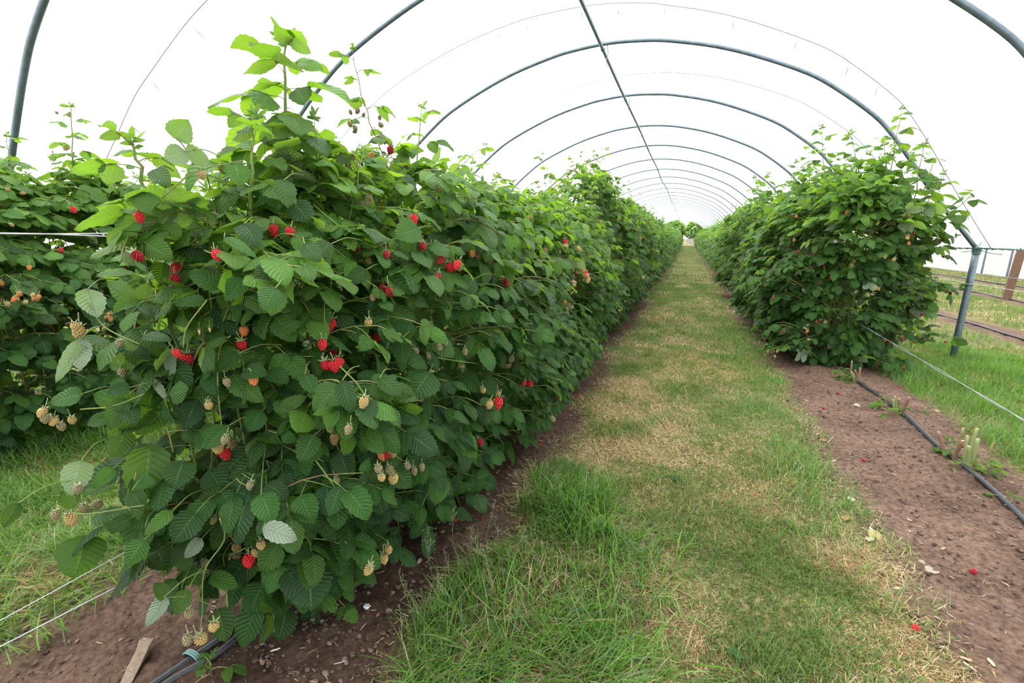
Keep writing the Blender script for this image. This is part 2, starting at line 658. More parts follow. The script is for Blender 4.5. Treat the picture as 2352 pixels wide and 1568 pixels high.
def film(name, xc, mat, label, y0=-3.2):
    ys = [y0 + 0.0]
    for h in [-0.2] + HOOPS:
        ys += [h]
    ys = sorted(set([y0] + [-0.2] + HOOPS + [YEND] + [0.5 * (a + b) for a, b in zip([-0.2] + HOOPS[:-1], HOOPS)]))
    rows = []
    for y in ys:
        near_h = min(abs(y - h) for h in [-0.2] + HOOPS)
        P = arch_pts(xc, y, 0.034 - 0.02 * min(1, near_h / 1.1))
        rows.append(P)
    V = np.array(rows)
    n, m = V.shape[:2]
    ii = np.arange(n - 1)[:, None] * m + np.arange(m - 1)[None, :]
    Q = np.stack([ii, ii + 1, ii + m + 1, ii + m], -1).reshape(-1, 4)
    o = link(name, mesh_np(name, V.reshape(-1, 3), Q), mat)
    return tag(o, label, 'polytunnel cover', kind='structure')


film('ceiling', HXC, M_FILM, 'white polythene cover arched over the whole tunnel')
film('ceiling', HXC + 2 * GUT, M_FILM, 'white polythene cover of the neighbouring empty tunnel')
film('ceiling', HXC - 2 * GUT, M_FILM, 'white polythene cover of the tunnel beyond the far left row')

# far side skirt of the neighbouring tunnel
ys = np.linspace(-3, YEND, 120)
zs = np.linspace(0.0, 1.30, 9)
YY, ZZ = np.meshgrid(ys, zs)
XX = 10.05 + 0.02 * np.sin(YY * 2.3) + 0.05 * (fbm(YY * 1.4, ZZ * 1.2, 91) - 0.5) - 0.06 * (1 - ZZ)
ii = np.arange(8)[:, None] * 120 + np.arange(119)[None, :]
Q = np.stack([ii, ii + 1, ii + 121, ii + 120], -1).reshape(-1, 4)
tag(link('wall_right', mesh_np('wall_right', np.stack([XX, YY, ZZ], -1).reshape(-1, 3), Q), M_SKIRT),
    'pale off-white polythene side skirt along the far edge of the empty tunnel', 'polytunnel wall', kind='structure')

# ------------------------------------------------------------------ hoops on their legs
HLAB = ['thick steel hoop nearest the camera, its curve running off the top left corner',
        'second steel hoop, rising behind the tall raspberry shoots and off the top edge',
        'third steel hoop, joined to the grey leg beside the first right plant',
        'fourth steel hoop, next one behind the hoop on the grey leg',
        'fifth steel hoop, two behind the hoop on the grey leg',
        'sixth steel hoop, its crown just above the far left foliage']


def build_hoop(y, sides, label, group):
    root = empty('tunnel_hoop', (HXC, y, 0), label, 'tunnel hoop', group)
    org = np.array([HXC, y, 0])
    rad = 0.021
    t = Tubes(sides)
    P = arch_pts(HXC, y) - org
    t.add(P, rad)
    link('arch', t.mesh('arch'), M_STEEL, root)
    for s in (-1, 1):
        b = Tubes(sides)
        b.add([(s * GUT, 0, -0.2), (s * GUT, 0, 0.3), (s * GUT, 0, 0.8), (s * GUT, 0, ZG + 0.02)], 0.031)
        if sides > 6:
            b.add([(s * GUT, 0, 0.79), (s * GUT, 0, 0.80), (s * GUT, 0, 0.815)], 0.036)
        leg = link('leg', b.mesh('leg'), M_STEEL, root)
        if y < 9 and s > 0:
            k = Tubes(5)
            for q in range(5):
                a = np.linspace(0, 2 * math.pi, 9)
                k.add(np.stack([s * GUT + 0.037 * np.cos(a), 0.037 * np.sin(a), ZG - 0.04 + 0.012 * q + 0.008 * np.sin(a + q)], 1), 0.005)
            for (ax, ay, az) in ((0.22, 0.05, 0.12), (0.16, -0.10, -0.05), (-0.10, 0.05, -0.03), (0.03, 0.06, 0.13), (0.12, 0.14, 0.02), (-0.02, -0.14, 0.10)):
                k.add(catmull([(s * GUT, 0, ZG), (s * GUT + ax * 0.5, ay * 0.5, ZG + az * 0.7), (s * GUT + ax, ay, ZG + az)], 3), 0.0035)
            link('twine_knot', k.mesh('twine_knot'), M_ROPE, leg)
        if s > 0 or y < 12:
            # fork arm on the other side that carries the next tunnel's hoop
            f = Tubes(sides)
            f.add([(s * GUT, 0, ZG - 0.02), (s * (GUT + 0.10), 0, ZG + 0.10), (s * (GUT + 0.19), 0, ZG + 0.22)], 0.022)
            if y < 2 or s < 0:
                link('fork_arm', f.mesh('fork_arm'), M_STEEL, leg)
    return root


for i, y in enumerate(HOOPS):
    if i < 6:
        build_hoop(y, 12 if i < 4 else 8, HLAB[i], 'steel hoops of the tunnel')
    else:
        build_hoop(y, 6, 'thin pale steel hoop in the far run towards the tunnel end', 'far steel hoops of the tunnel')

# ------------------------------------------------------------------ ridge pole with hangers
pr0 = at(1385, 100, y=HOOPS[2])
RX = float(pr0[0])
RZ = float(arch_z(RX - HXC)) - 0.055
root = empty('ridge_pole', (RX, 0, RZ), 'long straight steel pole hung under the hoops along the tunnel', 'ridge pole')
t = Tubes(10)
pts = []
for k in range(160):
    y = -2.5 + k * (HOOPS[-1] + 2.5) / 159
    g = max(0.0, (y - 14) / 50)
    pts.append((0.10 * g * math.sin(y * 0.55), y, 0.12 * g * math.sin(y * 0.8 + 1) - 0.01 * math.sin(y)))
t.add(pts, 0.021)
link('pole', t.mesh('pole'), M_STEEL, root)
for i, y in enumerate(HOOPS[:12]):
    h = Tubes(5)
    a = np.linspace(0, 2 * math.pi, 11)
    h.add(np.stack([0.030 * np.sin(a), y + 0 * a, 0.028 + 0.060 * np.cos(a)], 1), 0.005)
    h.add(catmull([(0.05, y, 0.06), (0.065, y + 0.01, -0.05), (0.05, y, -0.12), (0.058, y, -0.20)], 3), 0.0055)
    link('hanger', h.mesh('hanger'), M_STEEL, root)

# ------------------------------------------------------------------ cords over the film
CORDS = [(3.05, 'thin cord over the film left of the tall raspberry shoot', 1), (5.25, 'thin cord curving over the film ahead of the leg hoop', 1),
         (7.5, 'thin cord over the film behind the hoop on the grey leg', -1), (9.7, 'thin cord over the film behind the fourth hoop', 1), (11.9, 'thin cord over the film behind the fifth hoop', -1)]
for y, lab, sg in CORDS:
    root = empty('tie_cord', (HXC, y, 0), lab, 'cord', 'cords over the tunnel film')
    P = arch_pts(HXC, 0, -0.004)
    P[:, 1] += sg * 0.75 * (np.linspace(-1, 1, len(P)))
    P[:, 0] -= HXC
    t = Tubes(4)
    t.add(P, 0.0042)
    link('cord', t.mesh('cord'), M_THREAD, root)
    for k in range(10, len(P) - 10, 5):
        k2 = k + R.randint(-2, 2)
        q = Tubes(4)
        L = R.uniform(0.05, 0.16)
        n = np.array([0.0, 1.0, 0.0]) * sg
        q.add([P[k2], P[k2] + n * L * 0.5 + np.array([0, 0, -0.055]), P[k2] + n * L + np.array([0, 0, -0.05 - 0.06])], [0.001, 0.004, 0.001])
        link('tie', q.mesh('tie'), M_THREAD, root)

# gutter twine along the leg tops
t = Tubes(5)
a = np.linspace(4.4, 24, 260)
for ph in (0, math.pi):
    t.add(np.stack([0.007 * np.cos(a * 26 + ph) + 0.0 * a, a, 0.007 * np.sin(a * 26 + ph) + 0.012 * np.sin(a * 1.4)], 1), 0.005)
for k in range(9):
    y = R.uniform(4.6, 7.6)
    t.add(catmull([(0, y, 0), (R.uniform(-.03, .05), y + 0.03, R.uniform(-.04, .05)), (R.uniform(-.05, .05), y + 0.07, R.uniform(-.05, .04))], 3), 0.003)
tag(link('gutter_twine', t.mesh('gutter_twine'), M_ROPE, loc=(HXC + GUT, 0, ZG + 0.0)), 'twisted teal twine strung along the tops of the right hand hoop legs', 'twine')


# ------------------------------------------------------------------ stakes, wires and hoses
def stake(name, base, top, w, d, mat, label, group=None, seed=0, cut=0.1, cat='stake'):
    b, tp = np.asarray(base, float), np.asarray(top, float)
    tdir = (tp - b) / np.linalg.norm(tp - b)
    o = box_bent(name, b - tdir * 0.2, tp, w, d, mat, seed=seed, origin=b, cut=cut)
    return tag(o, label, cat, group)


stake('wooden_stake', at(298, 1555, x=-1.46), at(338, 1468, x=-1.50), 0.042, 0.03, M_WOOD, 'short grey brown wooden stake on soil beside the near end of the drip hoses', 'wooden row stakes', 1, 0.25)
stake('wooden_stake', (6.31, 12.46, 0), (6.33, 12.40, 1.02), 0.13, 0.10, M_WOODB, 'stout brown post standing over a black hose in the empty tunnel', 'wooden row stakes', 2, 0.06)
for k, (px, py, y_) in enumerate(((2225, 625, 21.0), (2312, 635, 19.6))):
    b = (9.80, y_, 0)
    stake('support_rod', b, (9.80, y_, 1.02), 0.05, 0.05, M_STEEL, ['slim grey rod against the white skirt just behind the grey leg', 'slim grey rod against the white skirt left of the brown post'][k], 'rods along the white skirt', 5 + k, 0)
stake('wooden_stake', (XA + 0.42, 15.0, 0), (XA + 0.42, 15.0, 1.42), 0.09, 0.06, M_WOOD, 'pale wooden post standing in the far left row at the path edge', 'wooden row stakes', 3, 0.05)
stake('wooden_stake', (XC - 0.1, 14.0, 0), (XC - 0.1, 14.0, 1.86), 0.16, 0.10, M_WOODB, 'dark wooden post among the far plants of the right row', 'wooden row stakes', 4, 0.05)
tp = at(705, 380, x=XA)
stake('wooden_stake', (XA, tp[1], 0), tp, 0.022, 0.022, M_RUST, 'dark thin stake poking out of leaves below the tall raspberry shoot', 'wooden row stakes', 8, 0)


def line_thing(name, pts, rad, mat, label, cat, group=None, sides=6, twist=0):
    P = np.asarray(pts, float)
    o = P[0]
    t = Tubes(sides)
    if twist:
        a = np.linspace(0, 1, 140)
        C = np.stack([np.interp(a, np.linspace(0, 1, len(P)), P[:, k]) for k in range(3)], 1) - o
        for ph in (0, math.pi):
            q = C.copy()
            q[:, 2] += rad * 1.2 * np.cos(a * twist + ph) + 0.004 * np.sin(a * 9 + ph)
            q[:, 0] += rad * 1.2 * np.sin(a * twist + ph)
            t.add(q, rad)
    else:
        t.add(P - o, rad)
    return tag(link(name, t.mesh(name), mat, loc=o), label, cat, group)


def through(p0, p1, x0, x1, ya=0.0, yb=0.0):
    a, b = at(*p0, x=x0), at(*p1, x=x1)
    d = (b - a)
    return [a - d * ya, a, b, b + d * yb]


line_thing('trellis_wire', through((0, 536), (340, 541), -1.62, -1.48, 0.5, 1.2), 0.0022, M_WIRE, 'taut shiny wire at eye level running into the near left bush', 'wire', 'trellis wires', twist=14)
line_thing('trellis_wire', through((0, 1425), (330, 1245), -1.52, -1.46, 0.6, 2.4), 0.0016, M_WIRE, 'upper of two low wires over the left grass into the near bush', 'wire', 'trellis wires')
line_thing('trellis_wire', through((0, 1485), (400, 1280), -1.42, -1.36, 0.6, 2.4), 0.0018, M_WIRE, 'lower of two low wires over the left grass into the near bush', 'wire', 'trellis wires')
line_thing('trellis_wire', through((2352, 965), (2020, 770), 1.66, 1.62, 0.5, 0.45), 0.0022, M_WIRE, 'twisted wire stretched from the right plants past the cut stools', 'wire', 'trellis wires', twist=60)
for k, (x, z) in enumerate(((6.22, 0.50), (6.38, 0.95), (4.05, 0.62), (9.75, 0.95), (9.75, 0.55))):
    line_thing('trellis_wire', [(x, 5.5, z), (x, 13, z - 0.02), (x, 30, z)], 0.004, M_WIRE,
               ['low wire passing the foot of the stout brown post', 'wire passing near the top of the stout brown post', 'wire over the nearest hose of the empty tunnel', 'upper wire in front of the white skirt', 'lower wire in front of the white skirt'][k], 'wire', 'wires of the empty tunnel')


def hose(xs, ys, rad, label, group=None, lift=0.0, zoff=None):
    xs, ys = np.asarray(xs, float), np.asarray(ys, float)
    z = gz(xs, ys) + rad * 0.8 + lift
    if zoff is not None:
        z = z + zoff
    P = np.stack([xs, ys, z], 1)
    return line_thing('drip_hose', P, rad, M_HOSE, label, 'hose', group, 10)


yy = np.concatenate([np.linspace(0.45, 8, 60), np.linspace(8.5, 70, 60)])
hose(XC + 0.02 * np.sin(yy * 2.1) + 0.012 * np.sin(yy * 5), np.concatenate([[0.8], yy[1:]]), 0.0135, 'black drip hose along the right bare strip between the cut stools', 'drip hoses')
h0, h1 = at(365, 1568, z=0.02), at(530, 1470, z=0.02)
d = (h1 - h0)
a = np.linspace(-0.5, 7, 50)
xx, y2 = h0[0] + d[0] * a * 0.6, h0[1] + d[1] * a
xx = np.where(a > 1, h0[0] + d[0] * 0.6 + 0.012 * np.sin(a * 3), xx)
hose(xx, y2, 0.0115, 'outer of two black drip hoses under the near bush', 'drip hoses')
hose(xx + 0.030 + 0.02 * np.sin(a * 2.2) ** 2, y2, 0.0115, 'inner of two black drip hoses under the near bush, tied to its twin', 'drip hoses')
hose(-4.46 + 0.02 * np.sin(yy), yy, 0.013, 'black drip hose at the foot of the far left row', 'drip hoses', 0.02)
hose(4.05 + 0.04 * np.sin(yy * 1.1), yy, 0.014, 'nearest black hose in the empty tunnel', 'hoses of the empty tunnel')
hose(6.36 + 0.05 * np.sin(yy * 0.9 + 1), yy, 0.018, 'black hose at the foot of the stout brown post', 'hoses of the empty tunnel')
hose(8.15 + 0.05 * np.sin(yy * 1.0 + 2), yy, 0.02, 'farthest black hose in the empty tunnel, near the white skirt', 'hoses of the empty tunnel')
# the tie round the two near hoses
k = Tubes(5)
c = at(437, 1512, z=0.03)
aa = np.linspace(0, 2 * math.pi, 12)
for q in range(3):
    k.add(np.stack([0.032 * np.cos(aa), 0.006 * q + 0 * aa, 0.018 * np.sin(aa)], 1), 0.003)
k.add([(0.02, 0, -0.01), (0.03, -0.03, -0.02), (0.035, -0.07, -0.03)], 0.002)
tag(link('hose_tie', k.mesh('hose_tie'), M_ROPE, loc=c), 'grey green cord tied round the two near drip hoses', 'cord')

# ------------------------------------------------------------------ foliage engine
def nrmz(v):
    v = np.asarray(v, float)
    return v / (np.linalg.norm(v, axis=-1, keepdims=True) + 1e-12)


class Leaves:
    """leaflets gathered as arrays and turned into one mesh"""
    def __init__(self):
        self.P, self.D, self.Nn, self.L, self.Wd, self.dr, self.fo, self.cu, self.C = [], [], [], [], [], [], [], [], []

    def add(self, p, d, n, L, w, droop, fold, curl, col):
        self.P.append(p); self.D.append(d); self.Nn.append(n); self.L.append(L); self.Wd.append(w)
        self.dr.append(droop); self.fo.append(fold); self.cu.append(curl); self.C.append(col)

    def __len__(self):
        return len(self.P)

    def build(self, nu, nv, origin=(0, 0, 0)):
        P, D, Nn = np.array(self.P), nrmz(np.array(self.D)), np.array(self.Nn)
        Nn = nrmz(Nn - D * np.sum(D * Nn, 1, keepdims=True))
        Sd = np.cross(D, Nn)
        L, Wd, dr, fo, cu = (np.array(a)[:, None, None] for a in (self.L, self.Wd, self.dr, self.fo, self.cu))
        u = np.linspace(-1, 1, nu)[None, None, :]
        v = np.linspace(0, 1, nv) ** 0.92
        v = v[None, :, None]
        shp = (np.clip(v, 1e-4, 1) ** 0.50) * np.clip(1 - v, 0, 1) ** 0.82
        shp = shp / shp.max()
        shp = shp + 0.02 * (1 - v)
        if nv > 8:
            row = np.arange(nv)[None, :, None]
            shp = shp * (1 + 0.055 * np.where(row % 2 == 0, 1, -1) * (row > 0) * (np.abs(u) > 0.99))
        a = dr * v
        safe = np.where(np.abs(dr) < 1e-3, 1e-3, dr)
        along = L * np.sin(safe * v) / safe
        down = -L * (1 - np.cos(safe * v)) / safe
        au = np.abs(u)
        side = Wd * 0.5 * shp * u * np.cos(fo * au)
        lift = Wd * 0.5 * shp * au * np.sin(fo) - cu * Wd * au ** 2.4 * shp
        # gentle waves of the blade
        ph = (np.arange(len(P)) * 1.7)[:, None, None]
        lift = lift + 0.035 * Wd * np.sin(v * 9 + ph + u * 2.0) * au
        along2 = along - lift * 0 + Wd * 0.06 * au ** 2 * (1 - v) * -1.0
        ca, sa = np.cos(a), np.sin(a)
        X = side
        Y = along2 + lift * sa
        Z = down + lift * ca
        V = P[:, None, None, :] + X[..., None] * Sd[:, None, None, :] + Y[..., None] * D[:, None, None, :] + Z[..., None] * Nn[:, None, None, :]
        n = len(P)
        V = V.reshape(-1, 3) - np.asarray(origin, float)
        ii = (np.arange(nv - 1)[:, None] * nu + np.arange(nu - 1)[None, :]).ravel()
        q = np.stack([ii, ii + 1, ii + nu + 1, ii + nu], -1)
        Q = (np.arange(n)[:, None, None] * (nu * nv) + q[None]).reshape(-1, 4)
        uv = np.stack([np.broadcast_to(u * 0.5 + 0.5, (n, nv, nu)), np.broadcast_to(v, (n, nv, nu))], -1).reshape(-1, 2)
        C = np.repeat(np.array(self.C), nu * nv, axis=0)
        return V, Q, uv, C

    def mesh(self, name, nu, nv, origin=(0, 0, 0)):
        V, Q, uv, C = self.build(nu, nv, origin)
        return mesh_np(name, V, Q, True, uv, C)


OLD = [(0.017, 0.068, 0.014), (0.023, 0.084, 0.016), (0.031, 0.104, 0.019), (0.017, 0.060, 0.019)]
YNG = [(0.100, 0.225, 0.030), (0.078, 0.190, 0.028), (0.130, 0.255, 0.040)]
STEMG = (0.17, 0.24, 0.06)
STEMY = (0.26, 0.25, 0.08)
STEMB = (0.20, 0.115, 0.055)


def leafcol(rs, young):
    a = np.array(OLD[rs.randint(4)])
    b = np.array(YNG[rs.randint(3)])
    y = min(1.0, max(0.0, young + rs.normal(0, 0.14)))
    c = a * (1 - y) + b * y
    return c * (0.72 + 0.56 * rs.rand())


def leaflet(Lv, rs, p, d, n, L, young, wr=None):
    wr = wr if wr else 0.66 + 0.16 * rs.rand()
    Lv.add(p, d, n, L, L * wr, 0.25 + 0.75 * rs.rand() ** 1.3, rs.normal(0.10, 0.22), 0.10 * rs.rand(), leafcol(rs, young))


def compound(Lv, T, rs, node, d, n, size, young, petiole=0.045, pairs=1, stem=True, narrow=False):
    """a raspberry leaf: petiole, end leaflet and one or two opposite pairs"""
    d = nrmz(d)
    n = nrmz(n - d * np.dot(n, d))
    s = np.cross(d, n)
    L = size
    pl = petiole * (0.8 + 0.5 * rs.rand())
    rach = size * (0.30 + 0.15 * rs.rand()) * pairs
    p1 = node + d * pl + n * 0.004
    p2 = node + d * (pl + rach) - np.array([0, 0, 0.06]) * rach
    wr = 0.42 if narrow else None
    leaflet(Lv, rs, p2, nrmz(d - np.array([0, 0, 0.22])), n, L, young, wr)
    for k in range(pairs):
        f = 1 - (k + 0.85) / (pairs + 0.2)
        q = p1 + (p2 - p1) * max(0.05, f)
        for sg in (-1, 1):
            ang = 1.05 + 0.22 * rs.rand()
            dd = d * math.cos(ang) + s * sg * math.sin(ang) - np.array([0, 0, 0.14 + 0.2 * rs.rand()])
            nn = n + s * sg * 0.22 + rs.normal(0, 0.12, 3)
            leaflet(Lv, rs, q, nrmz(dd), nn, L * (0.72 + 0.2 * rs.rand()), young, wr)
    if stem and T is not None:
        T.add([node, 0.5 * (node + p1) + n * 0.004, p1, p2], [0.0016, 0.0014, 0.0012, 0.0008], STEMY if rs.rand() < 0.6 else STEMG, cap=False, sides=4)


HWZ = np.array([0.0, 0.10, 0.30, 0.55, 0.85, 1.15, 1.40, 1.60, 1.80, 2.0])


class Row:
    def __init__(self, x, hw, top, seed, lump=0.16):
        self.x, self.hw, self.top, self.seed, self.lump = x, np.asarray(hw, float), top, seed, lump

    def half(self, y, z, side):
        t = self.top(y)
        zz = z * 1.70 / t
        w = np.interp(zz, HWZ, self.hw)
        l = (vnoise(y * 1.7 + 31 * side, z * 2.1 + 7, self.seed) - 0.5) * 2 * self.lump + (vnoise(y * 4.5 + 13 * side, z * 4.5, self.seed + 3) - 0.5) * self.lump
        return max(0.04, w + l * (0.4 + 0.6 * min(1, w / 0.4)))


def grow(row, y0, y1, dens, rs, size=0.092, Lv=None, T=None, end=None, endd=None, sidew=(1.0, 1.0), tops=1.0, inner=0.3, fruit=None, pairs2=0.35,
         stems=True, endf=None, young_lit_base=0.03, young_lit_top=0.55, leafsp=0.058, zmin=0.10):
    """laterals reach out to the lumpy outside of the row and carry compound leaves; returns fruit spots"""
    Lv = Lv if Lv is not None else Leaves()
    spots = []
    ym = 0.5 * (y0 + y1)
    Hh = row.top(ym)
    targets = []
    for side in (-1, 1):
        n = int(dens * (y1 - y0) * Hh * sidew[0 if side < 0 else 1])
        for k in range(n):
            y = rs.uniform(y0, y1)
            t = row.top(y)
            z = zmin + (t - zmin - 0.05) * rs.rand() ** 0.9
            w = row.half(y, z, side)
            out = nrmz([side, rs.normal(0, 0.25), 0.15 + 0.9 * max(0, z / t - 0.62)])
            targets.append((np.array([row.x + side * w, y, z]), out, z / t))
    n = int(dens * (y1 - y0) * 0.55 * tops)
    for k in range(n):
        y = rs.uniform(y0, y1)
        t = row.top(y) + rs.normal(0, 0.05)
        xo = rs.uniform(-0.22, 0.22)
        targets.append((np.array([row.x + xo, y, t - 0.5 * abs(xo)]), nrmz([xo * 2, rs.normal(0, 0.4), 0.9]), 1.0))
    if end is not None:
        n = int((endd or dens) * Hh * 1.1)
        for k in range(n):
            z = zmin + (Hh - zmin - 0.05) * rs.rand() ** 0.9
            s = rs.uniform(-1, 1)
            w = row.half(end, z, 1 if s > 0 else -1)
            y = end + 0.32 * s * s + 0.25 * (vnoise(s * 2.2 + 5, z * 3.0, row.seed + 9) - 0.5) + (endf(s, z) if endf else 0.10 * max(0, z - 1.1))
            targets.append((np.array([row.x + s * w * 0.95, y, z]), nrmz([s * 0.7, -1, 0.12]), z / Hh))
    for (Pt, out, zr) in targets:
        reach = 0.22 + 0.22 * rs.rand()
        core = np.array([row.x + 0.25 * (Pt[0] - row.x), Pt[1] + rs.normal(0, 0.08) + (0.12 if out[1] < -0.6 else 0), max(0.05, Pt[2] - 0.05 - 0.2 * rs.rand())])
        a = Pt - nrmz(Pt - core + 1e-6) * min(reach, np.linalg.norm(Pt - core))
        mid = 0.5 * (a + Pt) + np.array([0, 0, 0.05 + 0.05 * rs.rand()])
        tt = np.linspace(0, 1, 6)[:, None]
        C = a * (1 - tt) ** 2 + 2 * mid * tt * (1 - tt) + Pt * tt ** 2
        Ln = np.linalg.norm(np.diff(C, axis=0), axis=1).sum()
        young = young_lit_top * max(0, (zr - 0.52) / 0.48) ** 1.2 + young_lit_base + (0.14 if rs.rand() < 0.12 else 0)  # young tone towards the top also paints in the sky's backlight
        if T is not None and stems:
            T.add(C, np.linspace(0.0030, 0.0014, 6), STEMY if rs.rand() < 0.5 else (STEMG if rs.rand() < 0.7 else STEMB), cap=False, sides=4)
        m = max(2, int(Ln / leafsp))
        for j in range(m):
            f = 1 - j / m * 0.9
            node = C[int(min(5, f * 5))]
            hd = nrmz(C[min(5, int(f * 5) + 1)] - C[max(0, int(f * 5) - 1)] + 1e-6)
            sd = nrmz(np.cross(hd, [0, 0, 1]) + 1e-6)
            sg = 1 if j % 2 else -1
            dd = hd * (0.55 + 0.4 * rs.rand()) + sd * sg * rs.uniform(0.3, 1.0) + out * 0.30 - np.array([0, 0, rs.uniform(0.15, 1.0) * (1.15 - 0.5 * zr)])
            nn = out * rs.uniform(0.55, 1.25) + np.array([0, 0, rs.uniform(0.25, 0.95)]) + rs.normal(0, 0.26, 3)
            sz = size * (0.62 + 0.55 * rs.rand()) * (0.85 if j == 0 else 1)
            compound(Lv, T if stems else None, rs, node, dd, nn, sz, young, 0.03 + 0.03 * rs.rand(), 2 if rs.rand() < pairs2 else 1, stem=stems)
        if fruit is not None and rs.rand() < fruit:
            spots.append((Pt.copy(), out.copy()))
    n = int(dens * (y1 - y0) * Hh * 2 * inner * 3)
    for k in range(n):
        y = rs.uniform(y0 + (0.25 if end is not None else 0), y1)
        z = rs.uniform(0.06, row.top(y) * 0.92)
        side = 1 if rs.rand() < 0.5 else -1
        w = row.half(y, z, side) * 0.72 * rs.rand() ** 0.6
        out = nrmz([side, rs.normal(0, 0.5), 0.3])
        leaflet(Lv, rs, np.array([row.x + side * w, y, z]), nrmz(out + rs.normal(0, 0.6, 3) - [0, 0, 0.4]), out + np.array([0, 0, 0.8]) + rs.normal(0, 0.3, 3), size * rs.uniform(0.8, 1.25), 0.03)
    return Lv, spots


def canes(T, row, y0, y1, rs, step=0.09, rad=0.0055):
    y = y0
    while y < y1:
        b = np.array([row.x + rs.normal(0, 0.07), y, -0.02])
        t = row.top(y) * rs.uniform(0.8, 1.0)
        p = [b]
        lean = rs.normal(0, 0.08, 2)
        for k in range(1, 7):
            p.append(b + np.array([lean[0] * (k / 6) ** 1.5 + rs.normal(0, 0.012), lean[1] * (k / 6) + rs.normal(0, 0.012), t * k / 6]))
        T.add(catmull(p, 3), np.linspace(rad * rs.uniform(0.7, 1.1), 0.0022, 19), STEMB if rs.rand() < 0.55 else STEMG, cap=False, sides=5)
        y += step * rs.uniform(0.6, 1.4)


def shoot(Lv, T, rs, base, top, n=14, size=0.085, young=0.75, rad=0.005, bend=0.0, tipn=7, start=0.12, pairs=1, col=None, fruity=0, spots=None):
    """a leafy upright shoot, leaves in a spiral, a rosette of narrow young leaves at the tip"""
    base, top = np.asarray(base, float), np.asarray(top, float)
    ax = top - base
    sidev = nrmz(np.cross(ax, [0.2, 1, 0.1]))
    ts = np.linspace(0, 1, 10)[:, None]
    C = base + ax * ts + sidev * bend * np.sin(ts * math.pi) + rs.normal(0, 0.004, (10, 3)) * (ts > 0)
    T.add(C, np.linspace(rad, rad * 0.45, 10), col or STEMG, cap=True, sides=6)
    az = rs.uniform(0, 6.28)
    for k in range(n):
        f = start + (1 - start) * (k / n)
        i = f * 9
        p = C[int(i)] + (C[min(9, int(i) + 1)] - C[int(i)]) * (i - int(i))
        az += 2.4
        o = np.array([math.cos(az), math.sin(az), 0])
        up = -0.05 + 0.75 * max(0, f - 0.55) / 0.45
        dd = o + np.array([0, 0, up - 0.15 * rs.rand()])
        sz = size * (1.08 - 0.46 * max(0, f - 0.45) / 0.55) * rs.uniform(0.8, 1.15)
        compound(Lv, T, rs, p, dd, np.array([0, 0, 1.0]) + 0.25 * rs.normal(0, 1, 3) - 0.25 * o, sz, young * (0.55 + 0.45 * f), 0.05 * (1.1 - 0.5 * f), pairs if f < 0.8 else 1)
        if fruity and rs.rand() < fruity and spots is not None:
            spots.append((p + o * 0.04, nrmz(o)))
    tip = C[-1]
    dirn = nrmz(ax)
    for k in range(max(3, int(tipn * 0.6))):
        az += 2.4
        o = np.array([math.cos(az), math.sin(az), 0])
        compound(Lv, None, rs, tip - dirn * 0.02 * rs.rand(), o * rs.uniform(0.2, 0.6) + dirn * 0.9, o * -0.6 + dirn * 0.5, size * 0.36 * rs.uniform(0.6, 1.2), young + 0.15, 0.006, 1, False, narrow=True)
    return C


# ------------------------------------------------------------------ berries
def ico_dirs(n):
    k = np.arange(n) + 0.5
    ph = np.arccos(1 - 2 * k / n)
    th = math.pi * (1 + 5 ** 0.5) * k
    return np.stack([np.cos(th) * np.sin(ph), np.sin(th) * np.sin(ph), np.cos(ph)], 1)


def berry_mesh(name, n, rough_lvl, mat, squash=1.0, lenr=1.12, hollow=True):
    """about a unit radius raspberry hanging down from z=0: drupelets on an egg shaped core, all one skin"""
    import bmesh
    bm = bmesh.new()
    dirs = ico_dirs(n)
    rs = np.random.RandomState(n + int(lenr * 100))
    dr = 1.95 / math.sqrt(n)
    for d in dirs:
        z = d[2]
        w = (0.80 + 0.16 * z) if z < 0 else (0.80 + 0.16 * z - 0.10 * z * z)
        c = Vector((d[0] * w, d[1] * w, z * lenr - lenr * 0.92)) * (1 + rs.normal(0, 0.03))
        if hollow and z > 0.90:
            continue
        bmesh.ops.create_icosphere(bm, subdivisions=rough_lvl, radius=dr * rs.uniform(0.92, 1.08), matrix=Matrix.Translation(c) @ Matrix.Diagonal((1, 1, squash, 1)))
    core = bmesh.ops.create_icosphere(bm, subdivisions=2, radius=0.78, matrix=Matrix.Translation((0, 0, -lenr * 0.92)) @ Matrix.Diagonal((1, 1, lenr * 0.95, 1)))
    for f in bm.faces:
        f.smooth = True
    me = bpy.data.meshes.new(name)
    bm.to_mesh(me)
    bm.free()
    me.materials.append(mat)
    return me


